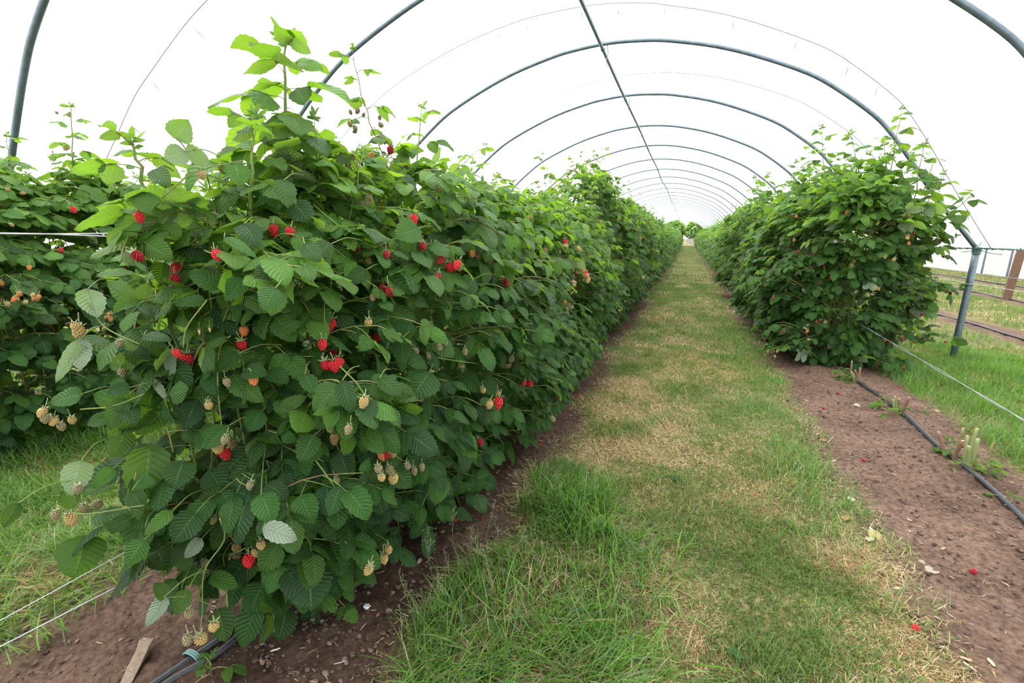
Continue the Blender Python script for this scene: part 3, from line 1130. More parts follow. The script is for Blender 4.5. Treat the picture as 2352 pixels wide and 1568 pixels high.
def calyx_mesh(name, stalk=2.6, detail=True):
    """five hairy reflexed sepals and a bent stalk, unit berry scale"""
    V, q = [], []
    rs = np.random.RandomState(4)
    for k in range(5):
        a = k * 2 * math.pi / 5 + 0.2
        d = np.array([math.cos(a), math.sin(a), 0])
        s = np.array([-math.sin(a), math.cos(a), 0])
        ln = rs.uniform(0.95, 1.35)
        for i in range(6):
            f = i / 5
            w = 0.30 * (1 - f) ** 0.7 * (0.6 + f)
            c = d * ln * f * (1 - 0.12 * f) + np.array([0, 0, 0.10 + 0.55 * f * f])
            for u in (-1, 0, 1):
                V.append(c + s * w * u + np.array([0, 0, 0.06 * abs(u)]))
        b = k * 18
        for i in range(5):
            for u in range(2):
                q.append((b + i * 3 + u, b + i * 3 + u + 1, b + (i + 1) * 3 + u + 1, b + (i + 1) * 3 + u))
    t = Tubes(5)
    t.add(catmull([(0, 0, -0.1), (0.03, 0.02, 0.5), (0.15, 0.1, 1.3), (0.4, 0.1, stalk)], 3), [0.13] * 2 + [0.10] * 8)
    V = np.vstack([np.array(V), np.vstack(t.V)])
    q = np.vstack([np.array(q), np.vstack(t.Fc) + 90])
    me = poly_mesh(name, V, q)
    me.materials.append(M_CALYX)
    return me


B_HI = {k: [berry_mesh('raspberry', 66, 1, MB[k], 1.0, lr) for lr in (1.02, 1.22)] for k in 'rdot'}
B_HI['g'] = [berry_mesh('raspberry', 44, 1, M_GREEN, 1.0, 1.0), berry_mesh('raspberry', 44, 1, M_GREEN, 1, 1.15)]
B_LO = {k: berry_mesh('raspberry', 24, 1, MB[k], 1.0, 1.1) for k in 'rdotg'}
CALYX = [calyx_mesh('calyx'), calyx_mesh('calyx', 1.7)]


def cone_mesh():
    t = Tubes(8)
    t.add([(0, 0, 0.0), (0, 0, -0.35), (0, 0, -0.9), (0.02, 0, -1.5), (0.04, 0, -1.9)], [0.34, 0.42, 0.36, 0.2, 0.05])
    me = t.mesh('receptacle')
    me.materials.append(M_CORE)
    return me


CONE = cone_mesh()


def put_berry(plant, p, rad, kind, rs, hi=True, tilt=0.3, cal=True, spin=None):
    me = B_HI[kind][rs.randint(2)] if hi else B_LO[kind]
    o = link('raspberry', me, None, plant)
    o.location = Vector([float(v) for v in p]) - plant.location
    o.rotation_euler = (rs.normal(0, tilt), rs.normal(0, tilt), rs.uniform(0, 6.28) if spin is None else spin)
    o.scale = (rad, rad, rad)
    o['label'] = BNAME[kind]
    if cal:
        c = link('calyx', CALYX[rs.randint(2)], None, o)
    return o


def cluster(plant, p, out, rs, n, rad=0.011, hi=True, cal=True, mix='ttgggtor'):
    for k in range(n):
        q = p + out * rs.uniform(0.0, 0.05) + rs.normal(0, 0.02, 3) + np.array([0, 0, -0.02 - 0.03 * rs.rand()])
        kd = mix[rs.randint(len(mix))]
        r = rad * rs.uniform(0.85, 1.2) * (0.78 if kd == 'g' else 1.0)
        put_berry(plant, q, r, kd, rs, hi, 0.5, cal)

# ------------------------------------------------------------------ the near plants
def tabf(ys, zs):
    return lambda y: float(np.interp(y, ys, zs))


topA = tabf([0.5, .77, .95, 1.12, 1.3, 1.5, 1.8, 2.1, 2.5, 2.9, 3.5, 4.1, 5.2], [1.18, 1.26, 1.36, 1.44, 1.60, 1.56, 1.66, 1.64, 1.60, 1.60, 1.56, 1.56, 1.66])
topB = tabf([0.8, 1.5, 1.9, 2.2, 2.6, 3.0, 5], [1.60, 1.72, 1.66, 1.80, 1.62, 1.64, 1.66])
topC = tabf([5.2, 5.8, 6.3, 7.2, 8.4, 10], [1.68, 1.86, 1.84, 1.86, 1.84, 1.78])


class RowA(Row):
    def half(self, y, z, side):
        w = super().half(y, z, side)
        k = np.interp(y, [0.5, 0.9, 1.4, 1.9, 2.4], [0.62, 0.66, 0.80, 0.95, 1.0])
        k = k + (1 - k) * np.clip((z - 0.35) / 0.45, 0, 1)
        if side < 0:
            k = k * np.interp(y, [0.9, 1.8], [0.34, 0.85])
        return w * k


rowA = RowA(XA, [.12, .34, .52, .60, .60, .56, .48, .36, .20, .08], topA, 3, 0.13)
rowB = Row(XB, [.20, .42, .56, .60, .58, .52, .44, .34, .20, .08], topB, 17, 0.15)
rowC = Row(XC, [.22, .46, .62, .70, .67, .56, .44, .31, .18, .08], topC, 29, 0.26)

PLANTS = {}


class Plant:
    def __init__(self, key, x, y, label, group, lod, near_):
        self.key, self.x, self.y, self.label, self.group, self.lod = key, x, y, label, group, lod
        self.Lv, self.T, self.spots = Leaves(), Tubes(4), []
        self.shoots = []
        self.rs = np.random.RandomState(abs(hash_str(key)) % 99991)
        self.near = near_
        PLANTS[key] = self


def hash_str(s):
    h = 7
    for c in s:
        h = (h * 131 + ord(c)) % 1000003
    return h


GA, GB, GC = 'raspberry plants of the near left row', 'raspberry plants of the far left row', 'raspberry plants of the right row'
specA = [('a', 0.85, 1.30, 'nearest raspberry plant, its leafy sprays hanging over the two drip hoses', (7, 13), 58),
         ('b', 1.30, 2.10, 'raspberry plant with the tallest upright shoot, second in the near left row', (7, 13), 56),
         ('c', 2.10, 3.00, 'raspberry plant third in the near left row, beside the fallen berries on soil', (7, 13), 52),
         ('d', 3.00, 4.00, 'raspberry plant fourth in the near left row from the drip hose tie', (5, 9), 48),
         ('e', 4.00, 5.10, 'raspberry plant fifth in the near left row from the drip hose tie', (5, 9), 42)]
for key, y0, y1, lab, lod, dens in specA:
    p = Plant('A' + key, XA, 0.5 * (y0 + y1), lab, GA, lod, True)
    grow(rowA, y0, y1, dens, p.rs, 0.098, p.Lv, p.T, end=0.80 if key == 'a' else None, endd=60, endf=lambda s, z: np.interp(z, [0.1, 0.3, 0.55, 0.9], [0.22, 0.06, -0.06, 0.06]) - 0.05 * s, young_lit_base={'a': 0.03, 'b': 0.05, 'c': 0.09, 'd': 0.17, 'e': 0.19}[key], young_lit_top=0.85, sidew=(0.75, 1.0), fruit=0.22, inner=0.5, zmin=0.26 if key == 'a' else 0.10)  # later plants get lighter leaf colour, painting the brighter light farther along
    _, sp = None, None
for key, y0, y1, lab, lod, dens in specA:
    p = PLANTS['A' + key]
    canes(p.T, rowA, y0 + 0.05, y1, p.rs)

specB = [('a', 0.75, 1.70, 'raspberry plant at the left edge of the picture in the far left row', 74), ('b', 1.70, 2.55, 'raspberry plant with a tall fruiting shoot in front of the nearest hoop', 74),
         ('c', 2.55, 3.50, 'raspberry plant in the far left row just right of the tall fruiting shoot', 70), ('d', 3.50, 4.60, 'raspberry plant in the far left row mostly behind the near bush', 55)]
for key, y0, y1, lab, dens in specB:
    p = Plant('B' + key, XB, 0.5 * (y0 + y1), lab, GB, (5, 9), True)
    grow(rowB, y0, y1, dens, p.rs, 0.106, p.Lv, p.T, sidew=(0.9, 1.0), fruit=0.10, inner=0.25, young_lit_top=0.9, young_lit_base=0.12, stems=True)
    canes(p.T, rowB, y0, y1, p.rs)

specC = [('a', 5.30, 6.25, 'bushy raspberry plant at the near end of the right row, beside the grey leg', 62), ('b', 6.25, 7.25, 'raspberry plant second in the right row, behind the bushy end plant', 56),
         ('c', 7.25, 8.35, 'raspberry plant third in the right row from the cut stools', 50)]
for key, y0, y1, lab, dens in specC:
    p = Plant('C' + key, XC, 0.5 * (y0 + y1), lab, GC, (5, 7), True)
    grow(rowC, y0, y1, dens, p.rs, 0.112, p.Lv, p.T, end=5.30 if key == 'a' else None, endd=80, sidew=(1.0, 0.6), fruit=0.05, inner=0.3, young_lit_top=0.8, young_lit_base=0.16)
    canes(p.T, rowC, y0 + 0.05, y1, p.rs, rad=0.007)

# tall shoots that stand out of the rows
def px_shoot(key, base_px, tip_px, x=None, y=None, x1=None, y1=None, **kw):
    p = PLANTS[key]
    b = at(*base_px, x=x) if x is not None else at(*base_px, y=y)
    t = at(*tip_px, x=x1 if x1 is not None else x) if x is not None else at(*tip_px, y=y1 if y1 is not None else y)
    Lv, T = Leaves(), Tubes(6)
    sp = []
    shoot(Lv, T, p.rs, b, t, spots=sp, **kw)
    p.shoots.append((Lv, T, sp))


px_shoot('Ab', (662, 470), (652, 96), x=-1.28, n=19, size=0.145, young=0.8, rad=0.0075, tipn=12, start=0.05)
px_shoot('Aa', (576, 500), (582, 262), x=-1.22, n=9, size=0.115, young=0.65, rad=0.006, tipn=10, start=0.25)
px_shoot('Aa', (352, 520), (300, 318), x=-1.30, n=8, size=0.085, young=0.7, rad=0.0065, tipn=11, start=0.3)
px_shoot('Ab', (900, 400), (808, 112), x=-1.26, n=10, size=0.075, young=0.7, rad=0.0028, tipn=3, start=0.15, bend=0.03, col=STEMB, fruity=0.8)
px_shoot('Ab', (952, 470), (966, 245), x=-1.22, n=9, size=0.10, young=0.8, rad=0.0045, tipn=6, start=0.2)
px_shoot('Ac', (1090, 470), (1088, 372), x=-1.25, n=6, size=0.08, young=0.8, rad=0.003, tipn=5)
px_shoot('Ac', (1010, 420), (1112, 335), x=-1.25, n=5, size=0.09, young=0.85, rad=0.003, tipn=2)
px_shoot('Ae', (1262, 440), (1380, 342), x=-1.2, n=8, size=0.085, young=0.7, rad=0.003, tipn=2, col=STEMB, fruity=0.8)
px_shoot('Ad', (1255, 455), (1246, 352), x=-1.25, n=6, size=0.08, young=0.7, rad=0.003, tipn=2, col=STEMB, fruity=0.8)
px_shoot('Bb', (168, 470), (164, 240), x=-4.15, n=16, size=0.095, young=0.75, rad=0.006, tipn=9, fruity=0.3)
px_shoot('Ba', (40, 440), (14, 312), x=-4.10, n=8, size=0.09, young=0.75, rad=0.004, tipn=7)
px_shoot('Bc', (330, 500), (395, 400), x=-4.10, n=8, size=0.09, young=0.75, rad=0.004, tipn=4, fruity=0.3)
px_shoot('Bc', (250, 470), (232, 370), x=-4.10, n=8, size=0.09, young=0.75, rad=0.004, tipn=4)
for (b, t, y, n) in (((2020, 520), (2072, 250), 5.75, 18), ((1900, 520), (1886, 292), 6.3, 16), ((1990, 500), (1955, 308), 6.0, 14), ((2090, 520), (2122, 330), 5.8, 13),
                     ((2110, 520), (2150, 335), 6.0, 12), ((2130, 540), (2240, 440), 5.7, 11), ((2050, 500), (2030, 330), 5.6, 12), ((2080, 560), (2165, 400), 5.6, 11)):
    px_shoot('Ca', b, t, y=y, n=n, size=0.15, young=0.6, rad=0.006, tipn=5)
for (b, t, y, n) in (((1850, 520), (1830, 372), 7.2, 12), ((1800, 520), (1768, 400), 7.6, 11), ((1860, 480), (1858, 330), 7.3, 12)):
    px_shoot('Cb', b, t, y=y, n=n, size=0.145, young=0.6, rad=0.005, tipn=5)
px_shoot('Cc', (1755, 520), (1735, 408), y=8.3, n=11, size=0.14, young=0.6, rad=0.005, tipn=7)
def loose(key, row, y0, y1, n, size, lo, hi, seed, young=0.8):
    rs = np.random.RandomState(seed)
    p = PLANTS[key]
    Lv, T, sp = Leaves(), Tubes(5), []
    for k in range(n):
        y = rs.uniform(y0, y1)
        x = row.x + rs.uniform(-0.25, 0.35) * (0.3 + row.half(y, 1.1, 1))
        t = row.top(y)
        shoot(Lv, T, rs, (x, y, t - 0.35), (x + rs.normal(0, .10), y + rs.normal(0, .10), t + rs.uniform(lo, hi)), n=7, size=size, young=young, rad=0.0032, tipn=4, start=0.2, fruity=0.25, spots=sp)
    p.shoots.append((Lv, T, sp))


for i, (key, y0, y1, n) in enumerate((('Aa', 0.95, 1.3, 4), ('Ab', 1.3, 2.1, 8), ('Ac', 2.1, 3.0, 10), ('Ad', 3.0, 4.0, 11), ('Ae', 4.0, 5.1, 12))):
    loose(key, rowA, y0, y1, n, 0.10, -0.05, 0.14, 900 + i)
for i, (key, y0, y1, n) in enumerate((('Ba', 0.8, 1.7, 8), ('Bb', 1.7, 2.55, 9), ('Bc', 2.55, 3.5, 9), ('Bd', 3.5, 4.6, 8))):
    loose(key, rowB, y0, y1, n, 0.10, -0.05, 0.22, 920 + i, 0.9)
for i, (key, y0, y1, n) in enumerate((('Ca', 5.45, 6.25, 18), ('Cb', 6.25, 7.25, 16), ('Cc', 7.25, 8.35, 14))):
    loose(key, rowC, y0, y1, n, 0.13, -0.10, 0.36, 940 + i, 0.7)

# side sprays of the end plant of the right row
for (b, t, y, y1, n) in (((1990, 720), (2150, 640), 5.4, 5.2, 9), ((2000, 760), (2165, 770), 5.4, 5.15, 10), ((2060, 640), (2205, 660), 5.5, 5.4, 8), ((1900, 760), (1745, 810), 5.4, 5.1, 11), ((2040, 800), (2080, 870), 5.4, 5.1, 8), ((2080, 560), (2195, 540), 5.6, 5.5, 8)):
    px_shoot('Ca', b, t, y=y, y1=y1, n=n, size=0.10, young=0.25, rad=0.0035, tipn=2, start=0.25, fruity=0.25)

# ------------------------------------------------------------------ leaves that stand out at the front of the near bush
def bvh_of(keys, extra=None):
    Vs, Qs, off = [], [], 0
    for k in keys:
        for Lv in [PLANTS[k].Lv] + [s[0] for s in PLANTS[k].shoots]:
            V, Q, _, _ = Lv.build(3, 5)
            Vs.append(V); Qs.append(Q + off); off += len(V)
    if extra is not None and len(extra):
        V, Q, _, _ = extra.build(3, 5)
        Vs.append(V); Qs.append(Q + off)
    return BVHTree.FromPolygons(np.vstack(Vs).tolist(), np.vstack(Qs).tolist())


def hit(bvh, px, py, fallback_x):
    d = ray(px, py)
    u = d / np.linalg.norm(d)
    r = bvh.ray_cast(Vector(EYE), Vector(u), 30)
    fb = depth_of(at(px, py, x=fallback_x))
    if r[0] is None:
        return fb
    return depth_of(np.array(r[0]))


KEYS_A = ['Aa', 'Ab', 'Ac', 'Ad', 'Ae']
bvh = bvh_of(KEYS_A)
HERO = [(507, 656, 434, 626, 45), (527, 692, 600, 717, 25), (490, 708, 546, 768, 45), (185, 775, 258, 812, 45), (200, 665, 222, 728, 48, 'u'), (182, 780, 186, 848, 38, 'u'),
        (180, 782, 130, 875, 25, 'u'), (187, 905, 118, 925, 45), (297, 890, 247, 900, 30), (285, 915, 253, 985, 40), (287, 925, 312, 975, 38), (330, 910, 370, 962, 55),
        (392, 832, 438, 887, 45), (350, 868, 388, 922, 15, 'u'), (385, 800, 395, 870, 22, 'u'), (547, 812, 495, 852, 32), (560, 850, 610, 858, 38), (535, 862, 570, 915, 45),
        (622, 855, 590, 905, 32, 'y'), (618, 850, 660, 880, 40), (690, 785, 632, 820, 40), (778, 885, 722, 942, 62, 'y'), (700, 860, 722, 905, 35), (632, 662, 605, 712, 45),
        (620, 610, 590, 652, 38), (430, 565, 465, 600, 35), (375, 605, 365, 650, 38), (515, 545, 588, 590, 22), (560, 515, 590, 562, 50), (625, 945, 582, 935, 28), (622, 948, 665, 985, 38),
        (645, 950, 698, 910, 40, 'y'), (450, 922, 425, 985, 48), (515, 925, 570, 935, 28), (600, 945, 570, 990, 45), (757, 950, 728, 985, 38), (345, 1025, 328, 1150, 80, 'y'),
        (198, 1232, 170, 1325, 78), (195, 1128, 262, 1118, 22, 'y'), (185, 1060, 165, 1135, 50, 'u'), (212, 1190, 290, 1175, 38), (165, 1165, 140, 1135, 20), (42, 1155, 8, 1210, 28),
        (345, 1180, 285, 1210, 40), (395, 1175, 335, 1228, 32, 'y'), (450, 1178, 400, 1245, 60), (600, 1135, 625, 1200, 52), (612, 1112, 660, 1145, 42), (465, 1220, 430, 1213, 30, 'u'),
        (462, 1237, 425, 1280, 30, 'u'), (605, 1210, 680, 1238, 40, 'u'), (485, 1320, 545, 1350, 32, 'y'), (378, 1370, 338, 1435, 32, 'u'), (380, 1372, 355, 1340, 30), (430, 1355, 405, 1410, 36, 'y'),
        (605, 1340, 575, 1410, 62), (710, 1310, 715, 1400, 85), (590, 1390, 550, 1488, 55), (725, 1400, 700, 1462, 45), (733, 1178, 760, 1230, 48), (752, 1035, 702, 1090, 50),
        (925, 775, 923, 837, 42), (985, 857, 948, 914, 72), (870, 868, 820, 862, 34), (872, 868, 922, 910, 36), (785, 875, 808, 947, 40), (818, 805, 835, 847, 40), (930, 775, 955, 752, 30),
        (990, 720, 915, 730, 45, 'y'), (870, 625, 950, 670, 62), (960, 525, 908, 545, 58), (1045, 510, 1050, 548, 38), (1235, 948, 1218, 993, 36), (650, 415, 660, 475, 45), (672, 462, 715, 512, 50),
        (405, 318, 430, 276, 50, 'u'), (425, 348, 380, 366, 42, 'u'), (427, 348, 480, 372, 42, 'u'), (355, 390, 388, 425, 40), (1088, 1132, 1050, 1165, 45), (1095, 1135, 1112, 1178, 35),
        (1010, 1100, 1000, 1156, 48), (968, 1165, 965, 1207, 24), (690, 550, 640, 530, 36), (700, 560, 735, 600, 40), (560, 640, 520, 690, 42), (470, 690, 400, 700, 34), (800, 700, 850, 735, 46),
        (720, 690, 770, 700, 36), (640, 760, 690, 740, 34), (880, 690, 860, 735, 40), (560, 760, 600, 800, 38), (330, 770, 390, 780, 30), (260, 1075, 215, 1120, 30), (300, 1190, 250, 1215, 34), (310, 1100, 285, 1160, 40), (330, 1240, 290, 1300, 44), (300, 1130, 330, 1170, 36), (400, 1330, 375, 1375, 34), (560, 1290, 530, 1340, 46), (690, 1440, 720, 1475, 40), (300, 800, 345, 850, 40), (520, 980, 470, 1030, 46),
        (640, 1000, 600, 1050, 44), (720, 1000, 690, 1060, 48), (780, 1040, 800, 1090, 46), (860, 950, 900, 980, 34), (840, 1000, 880, 1040, 36), (930, 990, 960, 1030, 40), (1000, 950, 1050, 980, 38),
        (1060, 1000, 1090, 1050, 42), (420, 1060, 400, 1120, 60), (480, 1080, 520, 1140, 52), (690, 1140, 720, 1200, 52), (820, 1120, 780, 1170, 46), (860, 1130, 880, 1180, 42), (640, 1250, 600, 1310, 58),
        (760, 1250, 790, 1320, 52), (660, 1400, 640, 1470, 56), (500, 1400, 520, 1470, 50), (290, 990, 260, 1050, 44), (330, 1180, 310, 1270, 60), (990, 560, 1030, 590, 34), (1090, 640, 1050, 680, 44), (1130, 720, 1180, 750, 36),
        (1000, 780, 1040, 820, 40), (1060, 860, 1100, 900, 40), (1140, 820, 1190, 830, 34), (760, 560, 720, 590, 40), (840, 620, 800, 650, 38)]
rsH = np.random.RandomState(99)
hero_leaf = Leaves()
hero_owner = []
hero_T = {k: Tubes(4) for k in KEYS_A}
for hrow in HERO:
    bx, by, tx, ty, w = hrow[:5]
    fl = hrow[5] if len(hrow) > 5 else ''
    fbx = -1.15 if bx > 300 else -1.45
    D = [hit(bvh, x_, y_, fbx) for x_, y_ in ((bx, by), ((bx + tx) / 2, (by + ty) / 2), (tx, ty))]
    lim = depth_of(at(bx, by, x=-0.78)) if bx > 340 else depth_of(at(bx, by, x=-1.15))
    dep = max(0.62, max(min(D[1], D[0] + 0.1), lim * 0.98) - 0.035)
    b = at(bx, by, depth=dep + 0.01)
    L0 = math.hypot(tx - bx, ty - by) / F * dep
    t = at(tx, ty, depth=max(0.55, dep - L0 * rsH.uniform(0.0, 0.35)))
    d = t - b
    L = np.linalg.norm(d)
    toeye = nrmz(EYE - b)
    n = toeye * 0.9 + np.array([0, 0, 0.55]) + rsH.normal(0, 0.15, 3)
    if fl == 'u':
        n = -toeye + rsH.normal(0, 0.2, 3)
    yg = {'y': 0.5, 'u': 0.2}.get(fl, 0.05)
    owner = KEYS_A[int(np.argmin([abs(PLANTS[k].y - b[1]) for k in KEYS_A]))]
    PLANTS[owner].Lv.add(b, nrmz(d) + 0.22 * nrmz(n), n, L * 1.05, w / F * dep * 1.12, 0.42, rsH.normal(0.10, 0.15), 0.06 * rsH.rand(), leafcol(rsH, yg))
    back = b + np.array([rsH.uniform(-0.04, 0.04), 0.06, -0.02]) - nrmz(d) * 0.05 + nrmz(b - EYE) * 0.06
    PLANTS[owner].T.add(catmull([back, 0.5 * (back + b) + np.array([0, 0, 0.012]), b], 3), 0.0014, (0.16, 0.20, 0.06), cap=False, sides=5)

# long bare fruiting stems seen against the leaves
STEMS = [[(470, 575), (560, 610), (520, 545)], [(505, 1190), (515, 1240), (470, 1310), (465, 1400), (460, 1450)], [(595, 930), (612, 980), (600, 1110)], [(530, 770), (505, 800), (500, 880), (510, 990)],
         [(475, 690), (430, 750), (420, 800)], [(700, 560), (760, 640), (745, 700), (750, 790)], [(780, 840), (830, 895), (860, 980)], [(720, 470), (800, 540), (820, 580)], [(200, 690), (240, 750), (320, 790)],
         [(185, 940), (260, 932), (330, 905)], [(130, 1160), (190, 1180), (330, 1160)], [(960, 1050), (1040, 1090), (1080, 1125)], [(820, 1000), (860, 1020), (930, 1060)], [(370, 455), (450, 395), (560, 368)],
         [(930, 800), (1000, 820), (1060, 830), (1100, 835)], [(720, 1050), (770, 1120), (810, 1190)]]
for st in STEMS:
    P = []
    for (x_, y_) in st:
        fb = -1.15 if x_ > 300 else -1.45
        dep = min(hit(bvh, x_, y_, fb), depth_of(at(x_, y_, x=fb)))
        P.append(at(x_, y_, depth=max(0.6, dep - 0.03)))
    ds = [depth_of(q) for q in P]
    md = float(np.median(ds))
    P = [at(x_, y_, depth=0.35 * dd + 0.65 * md) for (x_, y_), dd in zip(st, ds)]
    key = KEYS_A[int(np.argmin([abs(PLANTS[k].y - P[0][1]) for k in KEYS_A]))]
    C = catmull(P, 6)
    PLANTS[key].T.add(C, np.linspace(0.0020, 0.0012, len(C)), (0.17, 0.21, 0.06), cap=True, sides=6)

# ------------------------------------------------------------------ build the plants
for key, p in PLANTS.items():
    org = np.array([p.x, p.y, 0.0])
    p.root = empty('raspberry_plant', org, p.label, 'raspberry plant', p.group)
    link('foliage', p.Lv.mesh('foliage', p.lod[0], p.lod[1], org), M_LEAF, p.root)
    link('cane', p.T.mesh('cane', org), M_STEM, p.root)
    for (Lv, T, sp) in p.shoots:
        s = link('shoot', T.mesh('shoot', org), M_STEM, p.root)
        link('shoot_foliage', Lv.mesh('shoot_foliage', p.lod[0], p.lod[1], org), M_LEAF, s)

bvh2 = bvh_of(KEYS_A)
BER = [(318, 497, 11, 'r'), (494, 586, 12, 'r'), (405, 615, 12, 'r'), (400, 641, 12, 'd'), (306, 590, 13, 'd'), (428, 828, 16, 'r'), (400, 811, 9, 'r'), (553, 795, 13, 'r'), (762, 745, 14, 'r'), (868, 777, 12, 'r'),
       (745, 840, 13, 'r'), (766, 842, 14, 'r'), (779, 834, 13, 'r'), (760, 815, 11, 'd'), (740, 790, 11, 'r'), (951, 503, 11, 'r'), (628, 528, 12, 'r'), (668, 533, 11, 'r'), (893, 672, 12, 'd'), (880, 660, 9, 'd'),
       (1017, 598, 10, 'd'), (1030, 615, 12, 'r'), (1054, 609, 10, 'r'), (1008, 635, 8, 'd'), (887, 585, 9, 'd'), (818, 570, 9, 'd'), (510, 1045, 13, 'r'), (572, 1287, 16, 'r'), (1147, 925, 13, 'r'), (890, 1046, 12, 'd'),
       (874, 1046, 11, 'o'), (902, 1043, 12, 't'), (1194, 1087, 9, 'r'), (1185, 1080, 7, 't'), (1188, 1097, 7, 'd'), (898, 345, 9, 'd'), (1162, 648, 8, 'd'), (1298, 556, 7, 'r'), (1218, 880, 7, 'r'), (1206, 880, 6, 'r'), (970, 566, 10, 'd'), (1100, 1015, 8, 'd'),
       (182, 760, 13, 't'), (170, 752, 11, 't'), (561, 761, 12, 'o'), (580, 871, 11, 'o'), (838, 923, 12, 't'), (496, 1028, 13, 't'), (534, 1020, 12, 't'), (518, 1010, 9, 'g'), (770, 1006, 12, 't'), (803, 986, 10, 'g'), (757, 985, 9, 'g'),
       (868, 1078, 10, 'g'), (875, 1100, 10, 't'), (902, 1102, 13, 't'), (893, 1080, 10, 'g'), (935, 1072, 8, 'g'), (968, 1072, 8, 'g'), (950, 1082, 8, 'g'), (850, 1310, 12, 't'), (868, 1321, 11, 't'), (884, 1308, 11, 'o'), (880, 1283, 11, 't'), (891, 1264, 10, 't'),
       (456, 1473, 15, 't'), (492, 1440, 13, 't'), (430, 1468, 11, 'g'), (432, 1410, 11, 'g'), (157, 1194, 13, 't'), (203, 1177, 11, 'g'), (222, 1160, 10, 'g'), (192, 1168, 10, 'g'), (128, 1182, 10, 'g'), (178, 1124, 10, 'g'), (598, 1253, 11, 't'), (586, 1270, 12, 't'), (540, 1258, 11, 't'), (546, 1282, 10, 'g'),
       (467, 1296, 10, 'g'), (515, 1355, 10, 'g'), (494, 1195, 8, 'g'), (576, 1115, 9, 'g'), (772, 1103, 8, 'g'), (1108, 898, 8, 't'), (1126, 930, 10, 't'), (1143, 905, 9, 't'), (1170, 840, 8, 't'), (1176, 826, 8, 'g'), (1160, 840, 7, 'g'), (1058, 836, 8, 't'), (1068, 808, 7, 'g'),
       (1010, 800, 7, 'g'), (1022, 790, 6, 'g'), (955, 810, 8, 'g'), (984, 818, 6, 'g'), (720, 778, 10, 'g'), (518, 878, 9, 'g'), (478, 932, 10, 't'), (846, 742, 10, 't'), (508, 390, 10, 't'), (462, 402, 10, 't'), (858, 682, 8, 'g'), (1095, 588, 8, 't'), (1086, 582, 7, 'o'), (1127, 600, 6, 'g'), (1064, 624, 7, 'g'),
       (275, 790, 9, 'g'), (280, 855, 9, 'g'), (102, 946, 10, 't'), (100, 963, 9, 'g'), (124, 968, 10, 't'), (138, 980, 9, 'g'), (164, 966, 9, 't'), (112, 962, 8, 'g'), (1142, 1195, 7, 'g'), (1150, 1203, 7, 't'), (1132, 1198, 6, 'g'), (1300, 960, 7, 't'), (1285, 966, 6, 't'), (1270, 965, 6, 'g'), (845, 600, 8, 't'), (800, 380, 8, 'g'), (810, 360, 7, 'g'), (855, 358, 7, 'o')]
rsB = np.random.RandomState(5)
nb = {k: 0 for k in PLANTS}
for (x_, y_, r_, kd) in BER:
    fb = -1.15 if x_ > 300 else -1.45
    ds = [hit(bvh2, x_ + a, y_ + b, fb) for a, b in ((0, 0), (-r_, 0), (r_, 0), (0, r_))]
    dep = sorted(ds)[1] - 0.02
    sized = np.clip(dep, 0.014 * F / r_ * 0.72, 0.014 * F / r_ * 1.5)
    dep = max(0.6, min(dep, 0.3 * sized + 0.7 * dep))
    c = at(x_, y_ - r_ * 0.9, depth=dep)
    key = KEYS_A[int(np.argmin([abs(PLANTS[k].y - c[1]) for k in KEYS_A]))]
    put_berry(PLANTS[key].root, c, 0.9 * r_ / F * dep, kd, rsB, True, 0.22)
    nb[key] += 1
for (x_, y_) in ((457, 757), (481, 752), (548, 820), (782, 805), (709, 850)):
    dep = hit(bvh2, x_, y_, -1.15) - 0.02
    c = at(x_, y_, depth=max(0.6, dep))
    key = KEYS_A[int(np.argmin([abs(PLANTS[k].y - c[1]) for k in KEYS_A]))]
    o = link('fruit_receptacle', CONE, None, PLANTS[key].root)
    o['label'] = 'bare pale cone left where a berry was picked'
    o.location = Vector(c.tolist()) - PLANTS[key].root.location
    o.scale = (0.0075,) * 3
    cc = link('calyx', CALYX[0], None, o)


# more fruit farther along: find the surface along random sight lines of each plant and hang berries just in front of it
def scatter_fruit(keys, boxes, rs, clusters, per, rad, mixs, hi, cal, fbx, out=(0.7, -0.6, 0.1)):
    bv = bvh_of(keys)
    for k in range(clusters):
        x0, y0, x1, y1 = boxes[k % len(boxes)]
        px, py = rs.uniform(x0, x1), rs.uniform(y0, y1)
        d = ray(px, py)
        r = bv.ray_cast(Vector(EYE), Vector(nrmz(d)), 40)
        if r[0] is None:
            continue
        p = np.array(r[0]) - nrmz(d) * 0.03
        key = keys[int(np.argmin([abs(PLANTS[q].y - p[1]) for q in keys]))]
        n = 1 + rs.randint(per)
        if nb[key] + n > 96:
            continue
        nb[key] += n
        cluster(PLANTS[key].root, p, nrmz(out), rs, n, rad, hi, cal, mixs)


rsF = np.random.RandomState(21)
scatter_fruit(['Ad', 'Ae'], [(1050, 440, 1250, 700), (1150, 480, 1330, 760), (1240, 560, 1340, 740)], rsF, 64, 6, 0.0150, 'ttgtgtrtog', True, True, -1.0)
scatter_fruit(['Ac', 'Ad'], [(980, 640, 1200, 860), (1000, 450, 1150, 640)], rsF, 16, 4, 0.013, 'tggtg', True, True, -1.0)
scatter_fruit(['Ba', 'Bb', 'Bc'], [(0, 400, 140, 560), (40, 560, 330, 760), (0, 600, 100, 740), (240, 380, 420, 480)], rsF, 16, 4, 0.0105, 'ttogot', True, True, -4.0)
for (x_, y_, r_, kd) in ((165, 481, 6, 'r'), (250, 628, 6, 'r'), (326, 655, 7, 'r'), (140, 575, 5, 'r'), (288, 618, 6, 'd')):
    bB = bvh_of(['Ba', 'Bb', 'Bc'])
    dep = hit(bB, x_, y_, -3.7) - 0.03
    put_berry(PLANTS['Bb'].root, at(x_, y_ - r_, depth=dep), r_ / F * dep * 1.0, kd, rsF, True, 0.2)
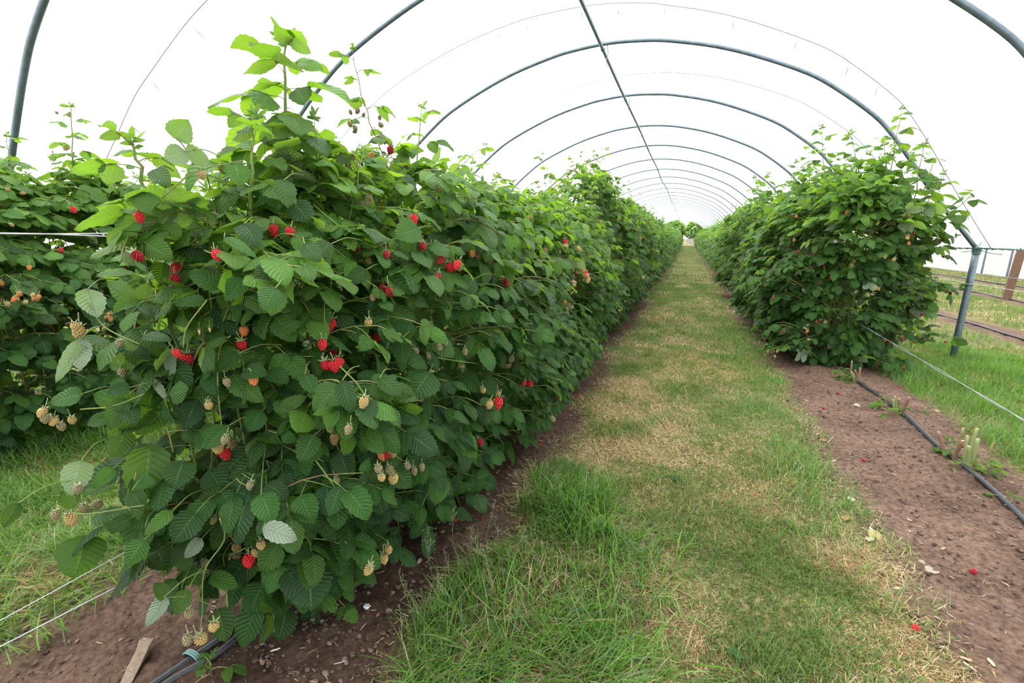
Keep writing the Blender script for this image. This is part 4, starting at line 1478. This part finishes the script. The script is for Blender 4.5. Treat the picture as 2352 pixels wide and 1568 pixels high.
bC = bvh_of(['Ca', 'Cb'])
LONE = []
for (x_, y_) in ((2165, 590), (2175, 668), (2181, 674), (2172, 787), (2095, 722), (2118, 724), (1945, 490), (1893, 614), (1906, 640), (1884, 650), (1776, 686), (1748, 656), (1876, 742), (1800, 762), (2030, 784), (2043, 792), (2010, 843), (2018, 838), (2076, 846), (2072, 778), (2020, 862), (1834, 580), (1872, 584), (1756, 725), (2098, 786), (2100, 538)):
    d_ = nrmz(ray(x_, y_))
    r_ = bC.ray_cast(Vector(EYE), Vector(d_), 9)
    lone = r_[0] is None
    dep = (depth_of(at(x_, y_, y=5.7)) if lone else depth_of(np.array(r_[0]))) - 0.05
    put_berry(PLANTS['Ca'].root, at(x_, y_ - 4, depth=dep), 0.0115 * rsF.uniform(0.85, 1.1), 'd' if rsF.rand() < 0.5 else 'r', rsF, True, 0.2)
    if lone:
        LONE.append(at(x_, y_ - 9, depth=dep + 0.01))
LL, LT = Leaves(), Tubes(4)
for q in LONE:
    b = np.array([q[0] - 0.6 * (q[0] - XC), q[1] + 0.25, q[2] - 0.02])
    C = catmull([b, 0.5 * (b + q) + np.array([0, 0, 0.09]), q], 6)
    LT.add(C, np.linspace(0.003, 0.0014, len(C)), STEMG, cap=False)
    for k in range(2, len(C)):
        if k % 2 == 0 or k == len(C) - 1:
            dd = nrmz(C[-1] - C[0]) * 0.5 + rsF.normal(0, 0.6, 3) - [0, 0, 0.4]
            compound(LL, LT, rsF, C[k], dd, np.array([0.2, -0.7, 0.8]) + rsF.normal(0, 0.3, 3), 0.095, 0.15)
if len(LL):
    s_ = link('fruiting_spray', LT.mesh('fruiting_spray', (PLANTS['Ca'].x, PLANTS['Ca'].y, 0)), M_STEM, PLANTS['Ca'].root)
    link('spray_foliage', LL.mesh('spray_foliage', 5, 7, (PLANTS['Ca'].x, PLANTS['Ca'].y, 0)), M_LEAF, s_)
scatter_fruit(['Ca', 'Cb'], [(1800, 480, 2140, 780)], rsF, 14, 3, 0.013, 'ototg', True, True, 1.3)
for key, p in PLANTS.items():
    for (Lv, T, sp) in p.shoots:
        for (q, o) in sp[:7]:
            if nb[key] < 94:
                n = 3 if p.rs.rand() < 0.6 else 2
                nb[key] += n
                cluster(p.root, q, o, p.rs, n, 0.0105, True, True, 'gggtg')

# ------------------------------------------------------------------ the rest of the rows: a few plants, copied along
def proto(name, tops, seed, dens, size, lod, mat, nfruit, lump, hwscale=1.0, shoots=9, stems=True, cal=True, fr_mesh=False):
    rs = np.random.RandomState(seed)
    row = Row(0.0, np.array([.18, .40, .56, .62, .60, .56, .48, .37, .24, .12]) * hwscale, lambda y: tops + 0.10 * math.sin(y * 4 + seed), seed, lump)
    Lv, T = Leaves(), Tubes(4)
    grow(row, -0.58, 0.58, dens, rs, size, Lv, T, stems=stems, inner=0.2, young_lit_base=0.12, young_lit_top=0.75, leafsp=0.058 * size / 0.092)
    canes(T, row, -0.5, 0.5, rs, 0.16, 0.006)
    for k in range(shoots):
        y = rs.uniform(-0.5, 0.5)
        shoot(Lv, T, rs, (rs.uniform(-.15, .15), y, tops - 0.3), (rs.uniform(-.3, .3), y + rs.normal(0, .1), tops + rs.uniform(0.05, 0.42)), n=9, size=size, young=0.6, rad=0.004, tipn=5)
    root = empty('raspberry_plant', (0, 0, 0), 'x', 'raspberry plant')
    root['n'] = 0
    link('foliage', Lv.mesh('foliage', *lod), mat, root)
    link('cane', T.mesh('cane'), M_STEM, root)
    V, Q, _, _ = Lv.build(3, 4)
    bv = BVHTree.FromPolygons(V.tolist(), Q.tolist())
    fV, fF, fC, off = [], [], [], 0
    for k in range(nfruit):
        side = 1 if k % 2 else -1
        o = Vector((side * 3, rs.uniform(-0.55, 0.55), rs.uniform(0.4, tops)))
        r = bv.ray_cast(o, Vector((-side, 0, 0)), 6)
        if r[0] is None:
            continue
        kd = 'ttggtgro'[rs.randint(8)] if not fr_mesh else 'ttgr'[rs.randint(4)]
        b = link('raspberry', B_LO[kd], None, root)
        b.location = r[0] + Vector((side * 0.02, 0, 0))
        b.scale = (0.0165 * (0.85 if kd == 'g' else 1),) * 3
        b['label'] = BNAME[kd]
    del root['n']
    return root


def copy_tree(root):
    c = root.copy()
    COL.objects.link(c)
    for ch in list(root.children):
        d = ch.copy()
        COL.objects.link(d)
        d.parent = c
        for g in ch.children:
            e = g.copy()
            COL.objects.link(e)
            e.parent = d
    return c


MID = [proto('m', 1.62 + 0.14 * k, 100 + k, 40, 0.108, (5, 6), M_LEAF, 36, 0.20) for k in range(4)]
LOW = [proto('l', 1.60 + 0.10 * k, 200 + k, 24, 0.135, (3, 4), M_LEAF_FAR, 8, 0.24, 1.0, 8, False) for k in range(4)]
used = set()


def place(protos, k, x, y, rot, label, group, sc=1.0):
    r = protos[k]
    key = r.name
    c = r if key not in used else copy_tree(r)
    used.add(key)
    c.location = (x, y, 0)
    c.rotation_euler = (0, 0, rot)
    c.scale = (sc * 0.97, 1.0, sc)
    c['label'] = label
    c['group'] = group


ORD = ['sixth', 'seventh', 'eighth', 'ninth', 'tenth', 'eleventh', 'twelfth', 'thirteenth']
ORDC = ['fourth', 'fifth', 'sixth', 'seventh', 'eighth', 'ninth', 'tenth', 'eleventh']
for rowi, (x, y0, g, nm, jit) in enumerate(((XA, 5.65, GA, 'near left', 0), (XC, 8.9, GC, 'right', 1), (XB, 5.15, GB, 'far left', 2))):
    y = y0
    i = 0
    yend = 70 if rowi < 2 else 16
    while y < yend:
        mid = y < (17 if rowi < 2 else 8)
        rr = np.random.RandomState(1000 * rowi + i)
        sc = 1.0 + rr.normal(0, 0.05)
        if rowi == 0:
            sc *= 0.93
        if rowi == 0 and y < 10.5:
            sc *= np.interp(y, [5.6, 7, 9.9, 10.5], [0.97, 1.02, 1.08, 1.02])
        if rowi == 1:
            sc *= np.interp(y, [8, 17, 25, 40], [1.02, 0.98, 0.92, 0.92])
        if i < 8 and rowi < 2:
            lab = '%s raspberry plant along the %s row, counted from its near end' % ((ORD if rowi == 0 else ORDC)[i], nm)
            gg = g
        elif rowi == 2:
            lab, gg = 'raspberry plant of the far left row hidden behind the near left row', 'hidden plants of the far left row'
        else:
            lab, gg = 'distant raspberry plant merging into the far end of the %s row' % nm, 'distant plants of the %s row' % nm
        place(MID if mid else LOW, (i * 3 + rowi) % 4, x + rr.normal(0, 0.04), y, 0 if rr.rand() < 0.5 else math.pi, lab, gg, sc)
        y += 1.12
        i += 1

# ------------------------------------------------------------------ grass
def blades(name, n, xr, yr, label, seed, length=(0.03, 0.07), width=0.0026, straw=0.35, lean=1.0, seg=3, mask=True, comb=None, weight=None, group=None, pal='mown', zlift=0.0):
    rs = np.random.RandomState(seed)
    m = int(n * 1.8)
    x = rs.uniform(xr[0], xr[1], m)
    y = yr[0] + (yr[1] - yr[0]) * rs.rand(m)
    keep = np.ones(m, bool)
    if mask:
        keep &= turf_mask(x, y, 0.16) > rs.rand(m) * 0.9 + 0.05
    if weight is not None:
        keep &= weight(x, y) > rs.rand(m)
    x, y = x[keep][:n], y[keep][:n]
    n = len(x)
    z = gz(x, y) + zlift
    patch = fbm(x * 2.3, y * 2.0, seed + 1)
    patch2 = fbm(x * 7, y * 6, seed + 2)
    sfac = np.clip(straw + (patch - 0.5) * 1.9 + (patch2 - 0.5) * 0.9, 0.02, 0.96)
    dry = rs.rand(n) < sfac
    hfac = np.clip(0.65 + (fbm(x * 3, y * 3, seed + 7) - 0.5) * 1.8, 0.35, 1.5)
    L = rs.uniform(length[0], length[1], n) * hfac * np.where(dry, 0.85, 1.0)
    w = width * rs.uniform(0.7, 1.4, n)
    az = rs.uniform(0, 2 * math.pi, n)
    if comb is not None:
        ca, cs = comb(x, y)
        sw = rs.rand(n) < cs
        az = np.where(sw, ca + rs.normal(0, 0.45, n), az)
    d = np.stack([np.cos(az), np.sin(az)], 1)
    s = np.stack([-np.sin(az), np.cos(az)], 1)
    th0 = np.clip(rs.normal(0.55, 0.3, n) * lean, 0.02, 1.45)
    th1 = np.clip(th0 + rs.uniform(0.2, 1.3, n) * lean, 0, 1.9)
    th0 = np.where(dry, np.clip(th0 + 0.5, 0, 1.5), th0)
    th1 = np.where(dry, np.clip(th1 + 0.15, 0, 1.62), th1)
    k = seg + 1
    V = np.zeros((n, k, 2, 3))
    px, pz = np.zeros(n), np.zeros(n)
    tw = rs.normal(0, 0.5, n)
    for i in range(k):
        f = i / seg
        ww = w * (1 - f ** 1.6) + 0.0002
        for j, sg in enumerate((-1, 1)):
            V[:, i, j, 0] = x + d[:, 0] * px + s[:, 0] * sg * ww * 0.5
            V[:, i, j, 1] = y + d[:, 1] * px + s[:, 1] * sg * ww * 0.5
            V[:, i, j, 2] = np.maximum(z + pz, z - 0.004) + sg * ww * 0.25 * tw + 0.001
        th = th0 + (th1 - th0) * f
        px = px + np.sin(th) * L / seg
        pz = pz + np.cos(th) * L / seg
    pals = {'mown': [(0.085, 0.155, 0.028), (0.120, 0.200, 0.040), (0.150, 0.225, 0.060), (0.100, 0.170, 0.060)],
            'lush': [(0.070, 0.175, 0.020), (0.115, 0.245, 0.030), (0.180, 0.310, 0.080), (0.135, 0.230, 0.105)]}[pal]
    g = np.array(pals)[rs.randint(0, 4, n)]
    dr = np.array([(0.46, 0.36, 0.22), (0.38, 0.28, 0.165), (0.28, 0.19, 0.11), (0.54, 0.45, 0.31)])[rs.randint(0, 4, n)]
    c = np.where(dry[:, None], dr, g) * rs.uniform(0.85, 1.38, n)[:, None]
    C = np.repeat(c, k * 2, axis=0)
    ii = np.arange(seg) * 2
    q = np.stack([ii, ii + 1, ii + 3, ii + 2], -1)
    Q = (np.arange(n)[:, None, None] * (2 * k) + q[None]).reshape(-1, 4)
    o = link(name, mesh_np(name, V.reshape(-1, 3), Q, False, col=C), M_GRASS)
    return tag(o, label, 'grass', group, 'stuff')


def comb_path(x, y):
    a = fbm(x * 0.9, y * 0.8, 301) * 7.0
    return a, np.full(len(x), 0.55)


def comb_lush(x, y):
    a = -0.5 + (fbm(x * 1.6, y * 1.3, 311) - 0.5) * 4.5
    return a, np.full(len(x), 0.75)


PW = lambda x, y: np.clip(1.0 - 0.05 * np.maximum(0, y - 3), 0.4, 1)
blades('grass', 74000, (-0.95, 1.0), (0.75, 2.6), 'mown green and straw coloured grass at the near end of the path', 401, (0.035, 0.085), 0.0028, 0.58, 1.15, 3, True, comb_path)
blades('grass', 56000, (-0.85, 1.0), (2.6, 5.5), 'patchy mown grass along the middle of the path ahead', 402, (0.035, 0.08), 0.0038, 0.50, 1.1, 2, True, comb_path)
blades('grass', 38000, (-0.85, 1.0), (5.5, 14), 'yellow green mown grass farther down the path', 403, (0.04, 0.08), 0.007, 0.30, 1.0, 2, True)
blades('grass', 24000, (-0.85, 1.0), (14, 75), 'strip of mown grass at the far end of the path', 404, (0.05, 0.09), 0.02, 0.15, 1.0, 1, True)
wl = lambda x, y: np.clip(1.25 - (x + 0.78) / 0.75 - np.clip(y - 1.9, 0, 9) * 1.2, 0, 1) * (0.25 + 1.1 * (fbm(x * 3.1, y * 3.1, 333) > 0.40))
blades('grass', 13000, (-0.80, 0.15), (0.75, 2.5), 'long lush green grass at the soil edge of the path in front', 405, (0.09, 0.22), 0.0044, 0.03, 1.05, 4, False, comb_lush, lambda x, y: wl(x, y) * (turf_mask(x + 0.02, y, 0.12) > 0.5), pal='lush')
wr = lambda x, y: np.clip((x - 0.45) / 0.4, 0, 1)
blades('grass', 12000, (0.4, 1.0), (1.0, 7.5), 'longer grass fringe along the right edge of the path', 406, (0.06, 0.13), 0.0028, 0.15, 0.9, 3, True, None, wr, pal='lush')
blades('grass', 34000, (-3.85, -1.85), (0.25, 2.8), 'long green grass between the near bush and the far left row', 407, (0.08, 0.20), 0.0042, 0.10, 1.0, 4, True, lambda x, y: (5.2 + (fbm(x, y, 351) - 0.5) * 4, np.full(len(x), 0.6)), pal='lush')
blades('grass', 14000, (-3.85, -1.85), (2.8, 9), 'grass strip between the near and far left rows farther along', 408, (0.06, 0.14), 0.005, 0.15, 1.0, 2, True, pal='lush')
blades('grass', 9000, (-6.5, -4.85), (1.0, 4.5), 'grass beyond the far left row', 409, (0.08, 0.18), 0.005, 0.2, 1.0, 3, True, pal='lush')
blades('grass', 42000, (1.85, 3.8), (2.6, 7.0), 'long bright grass around the foot of the grey leg', 410, (0.08, 0.19), 0.0036, 0.08, 0.9, 4, True, lambda x, y: (4.2 + (fbm(x, y, 361) - 0.5) * 4, np.full(len(x), 0.5)), pal='lush')
blades('grass', 16000, (1.85, 3.8), (7.0, 24), 'grass along the hoop legs behind the grey leg', 411, (0.08, 0.16), 0.008, 0.15, 0.9, 2, True, pal='lush')
blades('grass', 26000, (4.5, 6.1), (5.5, 22), 'grass strip between the two nearest hoses of the empty tunnel', 412, (0.06, 0.13), 0.008, 0.30, 0.9, 2, True)
blades('grass', 20000, (6.6, 9.8), (8, 32), 'grass strip in front of the white skirt of the empty tunnel', 413, (0.07, 0.13), 0.012, 0.20, 0.9, 2, True)

# seed heads standing above the long grass
t = Tubes(3)
rs = np.random.RandomState(17)
for (px, py, hh) in ((1000, 1250, .22), (1040, 1230, .24), (1110, 1210, .20), (1150, 1240, .22), (1130, 1290, .2), (1010, 1390, .22), (690 + 280, 1400, .2), (930, 1480, .2), (1290, 1140, .22), (1010, 1330, .25), (1180, 1260, .18), (1080, 1270, .2)):
    b = at(px, py + 40, z=0.02)
    top = b + np.array([rs.normal(0, .04), rs.normal(0, .04), hh])
    C = catmull([b, 0.5 * (b + top) + rs.normal(0, .008, 3), top], 4)
    t.add(C, 0.0011, (0.12, 0.19, 0.07), cap=False)
    for k in range(14):
        f = 0.6 + 0.4 * k / 14
        p = b + (top - b) * f
        e = p + rs.normal(0, 0.02 * (1.35 - f), 3) + [0, 0, 0.008]
        t.add([p, 0.5 * (p + e), e], [0.0005, 0.0007, 0.0016], (0.24, 0.27, 0.15), cap=False)
tag(link('grass_seed_heads', t.mesh('grass_seed_heads'), M_STEM), 'feathery grass seed heads over the lush tuft beside the soil', 'grass', None, 'stuff')

# ------------------------------------------------------------------ crumbs, stones and dry litter on the bare soil
rs = np.random.RandomState(41)


def litter(name, n, zones, label, kind, seed):
    rs = np.random.RandomState(seed)
    V, q, C = [], [], []
    for k in range(n):
        zx0, zx1, zy0, zy1 = zones[k % len(zones)]
        x = rs.uniform(zx0, zx1)
        y = zy0 + (zy1 - zy0) * rs.rand() ** 1.6
        if turf_mask(np.array([x]), np.array([y]))[0] > 0.75:
            continue
        z = float(gz(x, y)) + 0.004
        b = len(V)
        if kind == 'stone':
            r = 0.0022 + 0.0075 * rs.rand() ** 4
            dirs = ico_dirs(14)
            pts = dirs * r * rs.uniform(0.7, 1.3, (14, 1)) * np.array([1.2, 1, 0.65]) + [x, y, z]
            from_h = HULL14
            V.extend(pts)
            for tri in from_h:
                q.append((b + tri[0], b + tri[1], b + tri[2], b + tri[2]))
            c = np.array([(0.12, 0.074, 0.054), (0.085, 0.052, 0.039), (0.16, 0.11, 0.09), (0.06, 0.037, 0.029)])[rs.randint(4)]
            C.extend([c * rs.uniform(0.8, 1.2)] * 14)
        else:
            L = rs.uniform(0.008, 0.034)
            w = L * rs.uniform(0.06, 0.4) if rs.rand() < 0.22 else rs.uniform(0.001, 0.0022)
            a = rs.uniform(0, 6.28)
            d, s = np.array([math.cos(a), math.sin(a), 0]), np.array([-math.sin(a), math.cos(a), 0])
            for i in range(4):
                f = i / 3
                cc = np.array([x, y, z]) + d * L * (f - 0.5) + np.array([0, 0, 0.006 + 0.012 * f * (1 - f) * rs.rand()]) + s * 0.2 * L * f * (1 - f)
                ww = w * (0.4 + 2.4 * f * (1 - f))
                V.append(cc - s * ww / 2 + [0, 0, rs.rand() * 0.002])
                V.append(cc + s * ww / 2)
            for i in range(3):
                q.append((b + 2 * i, b + 2 * i + 1, b + 2 * i + 3, b + 2 * i + 2))
            c = np.array([(0.36, 0.25, 0.14), (0.46, 0.37, 0.25), (0.22, 0.12, 0.06), (0.30, 0.17, 0.09), (0.5, 0.44, 0.34)])[rs.randint(5)]
            C.extend([c * rs.uniform(0.8, 1.1)] * 8)
    me = poly_mesh(name, np.array(V), np.array(q), np.array(C), False)
    tag(link(name, me, M_LITTER), label, 'stones' if kind == 'stone' else 'plant litter', None, 'stuff')


import bmesh as _bm
_b = _bm.new()
for _d in ico_dirs(14):
    _b.verts.new(_d)
_bm.ops.convex_hull(_b, input=_b.verts)
_b.verts.ensure_lookup_table()
_b.verts.index_update()
HULL14 = [tuple(v.index for v in f.verts) for f in _b.faces if len(f.verts) == 3]
_b.free()
ZL = [(-2.1, -0.6, 0.45, 2.4), (-1.2, -0.6, 0.8, 4.5)]
ZR = [(0.75, 2.05, 1.3, 4.2), (0.8, 1.5, 1.2, 6.0), (0.8, 2.0, 2.0, 7.5)]
litter('soil_crumbs', 3600, ZL, 'small stones and crumbs on the dark soil below the near bush', 'stone', 51)
litter('soil_crumbs', 5200, ZR, 'small stones and crumbs on the bare soil of the right strip', 'stone', 52)
litter('dry_litter', 500, ZL, 'dry stalks and flakes on the dark soil below the near bush', 'litter', 53)
litter('dry_litter', 900, ZR, 'dry stalks and leaf flakes on the bare soil of the right strip', 'litter', 54)
litter('dry_litter', 500, [(0.72, 1.0, 1.3, 5.0)], 'dry leaf bits along the right edge of the path grass', 'litter', 55)

# ------------------------------------------------------------------ cut stools and little suckers
def stool(px, py, label, n, seed, sprouts=3, hgt=(0.10, 0.26)):
    rs = np.random.RandomState(seed)
    c = at(px, py, z=0.03)
    c[2] = 0.0
    root = empty('cut_raspberry_stool', c, label, 'cut canes', 'cut back raspberry stools in the right strip')
    for k in range(n):
        a = rs.uniform(0, 6.28)
        b = np.array([0.07 * math.cos(a) * rs.rand(), 0.10 * math.sin(a) * rs.rand(), -0.02])
        h = rs.uniform(*hgt)
        tp = b + np.array([rs.normal(0, .03), rs.normal(0, .03), h])
        t = Tubes(8)
        br = rs.rand() < 0.5
        col = (0.20, 0.105, 0.07) if br else (0.20, 0.23, 0.085)
        r = rs.uniform(0.007, 0.012)
        t.add(catmull([b, 0.5 * (b + tp) + rs.normal(0, .004, 3), tp], 4), np.array([1.25, 1.1, 1.05, 1, 1, 1, 1, 0.97, 0.93]) * r, col)
        st = link('cane_stub', t.mesh('cane_stub'), M_STEM, root)
        e = Tubes(8)
        e.add([tp - [0, 0, 0.001], tp + [0, 0, 0.0015]], r * 0.8, (0.50, 0.42, 0.27))
        link('cut_face', e.mesh('cut_face'), M_STEM, st)
    for k in range(sprouts):
        Lv, T = Leaves(), Tubes(4)
        a = rs.uniform(0, 6.28)
        b = np.array([0.08 * math.cos(a), 0.08 * math.sin(a), 0.0])
        shoot(Lv, T, rs, b, b * 1.5 + np.array([0, 0, rs.uniform(0.06, 0.13)]), n=4, size=0.045, young=0.95, rad=0.002, tipn=3, start=0.3)
        s = link('sprout', T.mesh('sprout'), M_STEM, root)
        link('sprout_foliage', Lv.mesh('sprout_foliage', 5, 9), M_LEAF, s)
    return root


stool(1962, 872, 'cut stool with pale green stubs right at the foot of the bushy end plant', 5, 61, 5)
stool(2058, 948, 'middle cut stool with a green and a split brown stub over the drip hose', 4, 62, 4)
stool(2203, 1062, 'cluster of thick brown and green stubs where the drip hose bends', 7, 63, 5, (0.12, 0.27))


def sucker(px, py, label, h, size, seed, young=0.6, n=3):
    rs = np.random.RandomState(seed)
    c = at(px, py, z=0.0)
    root = empty('raspberry_sucker', c, label, 'seedling')
    Lv, T = Leaves(), Tubes(5)
    shoot(Lv, T, rs, (0, 0, -0.01), (0.01, 0.0, h), n=n, size=size, young=young, rad=0.0022, tipn=3, start=0.45)
    link('stem', T.mesh('stem'), M_STEM, root)
    link('foliage', Lv.mesh('foliage', 5, 9), M_LEAF, root)


sucker(488, 1558, 'small raspberry sucker on the soil beside the near drip hoses', 0.08, 0.05, 71, 0.55, 4)
sucker(2302, 1165, 'small green sucker on the right drip hose at the picture edge', 0.08, 0.045, 72, 0.9)
sucker(2186, 1100, 'tiny green sucker on the soil in front of the thick stubs', 0.05, 0.028, 73, 0.9)
sucker(770, 1400, 'pale young sucker under the right side of the near bush', 0.12, 0.055, 74, 0.6, 5)
sucker(2120, 950, 'low green sucker on the soil right of the middle cut stool', 0.04, 0.03, 75, 0.9)
sucker(1935, 880, 'low grey green sucker left of the stool at the end plant', 0.05, 0.04, 76, 0.5)
sucker(2255, 1080, 'bright green sucker just right of the thick stubs', 0.06, 0.05, 77, 0.95, 4)


def plantain(px, py, label, seed):
    rs = np.random.RandomState(seed)
    c = at(px, py, z=0.01)
    Lv = Leaves()
    for k in range(7):
        a = k * 2.4
        d = np.array([math.cos(a), math.sin(a), 0.35])
        Lv.add(np.zeros(3), nrmz(d), np.array([0, 0, 1.0]), rs.uniform(0.022, 0.036), rs.uniform(0.012, 0.018), 0.5, 0.1, 0.03, np.array([0.06, 0.16, 0.045]) * rs.uniform(0.9, 1.2))
    tag(link('broadleaf_weed', Lv.mesh('broadleaf_weed', 5, 8), M_LEAF, loc=c), label, 'weed')


plantain(1552, 1098, 'rosette weed in the grass at the middle of the path', 81)
plantain(1692, 1500, 'rosette weed in the path grass near the bottom of the picture', 82)
plantain(1300, 1420, 'broad leaved weed half hidden in the long grass tuft', 83)

# ------------------------------------------------------------------ fallen things
FALL = [(2100, 1441, 'r', 'squashed pink raspberry on the right edge of the path grass near the front'), (2233, 1311, 'd', 'squashed raspberry on bare soil below the right drip hose'), (1985, 1058, 'd', 'dark fallen raspberry on soil left of the thick stubs'),
        (1893, 938, 'd', 'fallen raspberry on soil left of the middle cut stool'), (1925, 903, 'd', 'fallen raspberry on soil near the stool at the end plant'), (1905, 855, 'd', 'fallen raspberry in the shade under the bushy end plant'),
        (1833, 941, 'r', 'flat red berry scrap at the right edge of the path grass'), (1240, 1023, 'r', 'fallen raspberry on soil between near row and path, nearest of those'), (1295, 907, 'r', 'left berry of the pair lying on soil beside the near row'),
        (1329, 907, 'r', 'right berry of the pair lying on soil beside the near row'), (1338, 917, 'o', 'orange red berry at the grass edge in front of the pair'), (1367, 895, 'd', 'berry scrap lying in the grass edge behind the pair'),
        (1443, 752, 'r', 'small fallen berry far along the soil of the near row'), (90, 983, 'r', 'fallen raspberry on soil under the far left row'), (118, 997, 'd', 'berry scrap on soil under the far left row, right of the whole one'), (2065, 892, 'd', 'fallen berry between the two nearest cut stools to the end plant')]
rs = np.random.RandomState(19)
for (px, py, kd, lab) in FALL:
    p = at(px, py, z=float(gz(*at(px, py, z=0.01)[:2])) + 0.008)
    o = link('fallen_raspberry', B_HI[kd][0], None)
    r = 0.012 if 'scrap' not in lab else 0.009
    o.scale = (r, r, r * 0.8)
    o.rotation_euler = (1.5 + rs.normal(0, .2), 0, rs.uniform(0, 6.28))
    dirv = Matrix.Rotation(o.rotation_euler[2], 3, 'Z') @ Matrix.Rotation(o.rotation_euler[0], 3, 'X') @ Vector((0, 0, 1))
    o.location = Vector(p.tolist()) + dirv * r
    tag(o, lab, 'raspberry', 'fallen raspberries')


def dead_leaf(px, py, label, size, col, seed, curl=0.5):
    rs = np.random.RandomState(seed)
    p = at(px, py, z=0.012)
    p[2] = float(gz(p[0], p[1])) + 0.010
    Lv = Leaves()
    a = rs.uniform(0, 6.28)
    Lv.add(np.zeros(3), np.array([math.cos(a), math.sin(a), 0.12]), np.array([rs.normal(0, .3), rs.normal(0, .3), 1.0]), size, size * 0.62, 0.7, 0.45, curl * 0.3, 0.58 * np.array(col))
    tag(link('fallen_leaf', Lv.mesh('fallen_leaf', 5, 9), M_LITTER, loc=p), label, 'leaf', 'fallen leaves')


DL = [(2012, 1215, 'curled yellowish dead leaf at the path edge, largest on the right soil', .09, (0.50, 0.42, 0.18)), (1998, 1238, 'pale cream dead leaf below the curled yellowish one', .06, (0.62, 0.52, 0.36)), (2130, 1305, 'twisted pale dead leaf on the right soil above the squashed berry', .07, (0.46, 0.40, 0.30)),
      (1947, 1142, 'white bleached leaf scrap at the right edge of the path', .05, (0.66, 0.62, 0.52)), (2112, 1280, 'small pinkish dead leaf on the right soil', .03, (0.55, 0.42, 0.34)), (1960, 930, 'pale dead leaf on the soil left of the drip hose', .06, (0.52, 0.44, 0.32)),
      (1740, 758, 'cream dead leaf on the far part of the right soil strip', .10, (0.62, 0.58, 0.34)), (1705, 752, 'light dead leaf at the path edge by the right row', .09, (0.58, 0.56, 0.40)), (1048, 1198, 'rust brown dead leaf on the dark soil below the near bush', .06, (0.30, 0.09, 0.03)),
      (968, 1278, 'pinkish scrap of leaf on the dark soil below the near bush', .03, (0.5, 0.36, 0.30)), (552, 1537, 'pale green fallen leaf on the soil beside the near sucker', .05, (0.30, 0.34, 0.22)), (1945, 1190, 'orange brown dead leaf at the right path edge', .06, (0.50, 0.28, 0.13)), (2150, 945, 'pale dead leaf right of the middle cut stool', .06, (0.55, 0.46, 0.32)),
      (1885, 1010, 'brown and cream dead leaf at the grass edge left of the right soil', .06, (0.44, 0.26, 0.15))]
for i, (px, py, lab, sz, c) in enumerate(DL):
    dead_leaf(px, py, lab, sz, c, 500 + i)
M_FOIL = simple('crumpled_foil', (0.75, 0.77, 0.80), 0.25, 0.7, 0.25, 150, 0.6)
import bmesh
bm = bmesh.new()
bmesh.ops.create_icosphere(bm, subdivisions=3, radius=0.011)
rs = np.random.RandomState(8)
for v in bm.verts:
    v.co *= 1 + rs.normal(0, 0.16)
    v.co.z *= 0.55
me = bpy.data.meshes.new('foil_scrap')
bm.to_mesh(me)
bm.free()
p = at(843, 1392, z=0.012)
tag(link('foil_scrap', me, M_FOIL, loc=p), 'crumpled shiny scrap on the dark soil below the near bush', 'scrap')

# ------------------------------------------------------------------ beyond the tunnel end
rs = np.random.RandomState(77)
for i, (x, y, h, r) in enumerate(((-9.9, 132, 5.6, 2.6), (-3.6, 132, 5.2, 2.7), (1.9, 130, 4.8, 2.7), (8.6, 134, 6.2, 2.9), (-16.5, 135, 6.0, 2.9), (17.3, 132, 6.4, 2.8))):
    root = empty('tree', (x, y, 0), 'round green tree in the hedge line beyond the tunnel end', 'tree', 'trees beyond the tunnel end')
    Lv = Leaves()
    for k in range(900):
        d = nrmz(rs.normal(0, 1, 3))
        rr = r * rs.uniform(0.75, 1.02)
        p = np.array([d[0] * rr, d[1] * rr, h * 0.55 + d[2] * h * 0.5 * rs.uniform(0.8, 1.0)])
        if p[2] < 0.3:
            continue
        Lv.add(p, nrmz(d + rs.normal(0, 0.7, 3)), d + [0, 0, 0.6], 0.8, 0.6, 0.5, 0.1, 0.05, np.array([0.12, 0.22, 0.05]) * rs.uniform(0.7, 1.4))
    link('crown', Lv.mesh('crown', 3, 4), M_LEAF_FAR, root)
    t = Tubes(6)
    t.add([(0, 0, -0.2), (0, 0, h * 0.3), (0.1, 0, h * 0.7)], [0.3, 0.22, 0.1], (0.12, 0.09, 0.06))
    link('trunk', t.mesh('trunk'), M_STEM, root)
# a low shed with a grey roof
M_SHED = simple('shed_wall', (0.40, 0.35, 0.30), 0.8, 0, 0.1, 3)
M_ROOF = simple('shed_roof', (0.13, 0.12, 0.15), 0.7, 0, 0.15, 3)
root = empty('shed', (0.75, 88, 0), 'low shed with a grey roof at the end of the path beyond the tunnel', 'shed')


def prism(name, prof, y0, y1, mat, parent):
    n = len(prof)
    V = [(x, y, z) for y in (y0, y1) for (x, z) in prof]
    me = bpy.data.meshes.new(name)
    me.from_pydata(V, [], [tuple(range(n)), tuple(range(2 * n - 1, n - 1, -1))] + [(j, n + j, n + (j + 1) % n, (j + 1) % n) for j in range(n)])
    me.update()
    return link(name, me, mat, parent)


prism('wall', [(-0.9, -0.05), (1.4, -0.05), (1.4, 0.95), (-0.9, 0.95)], 0, 2.6, M_SHED, root)
prism('roof', [(-1.1, 0.9), (0.25, 1.75), (1.6, 0.9), (1.6, 1.0), (0.25, 1.9), (-1.1, 1.0)], -0.2, 2.8, M_ROOF, root)
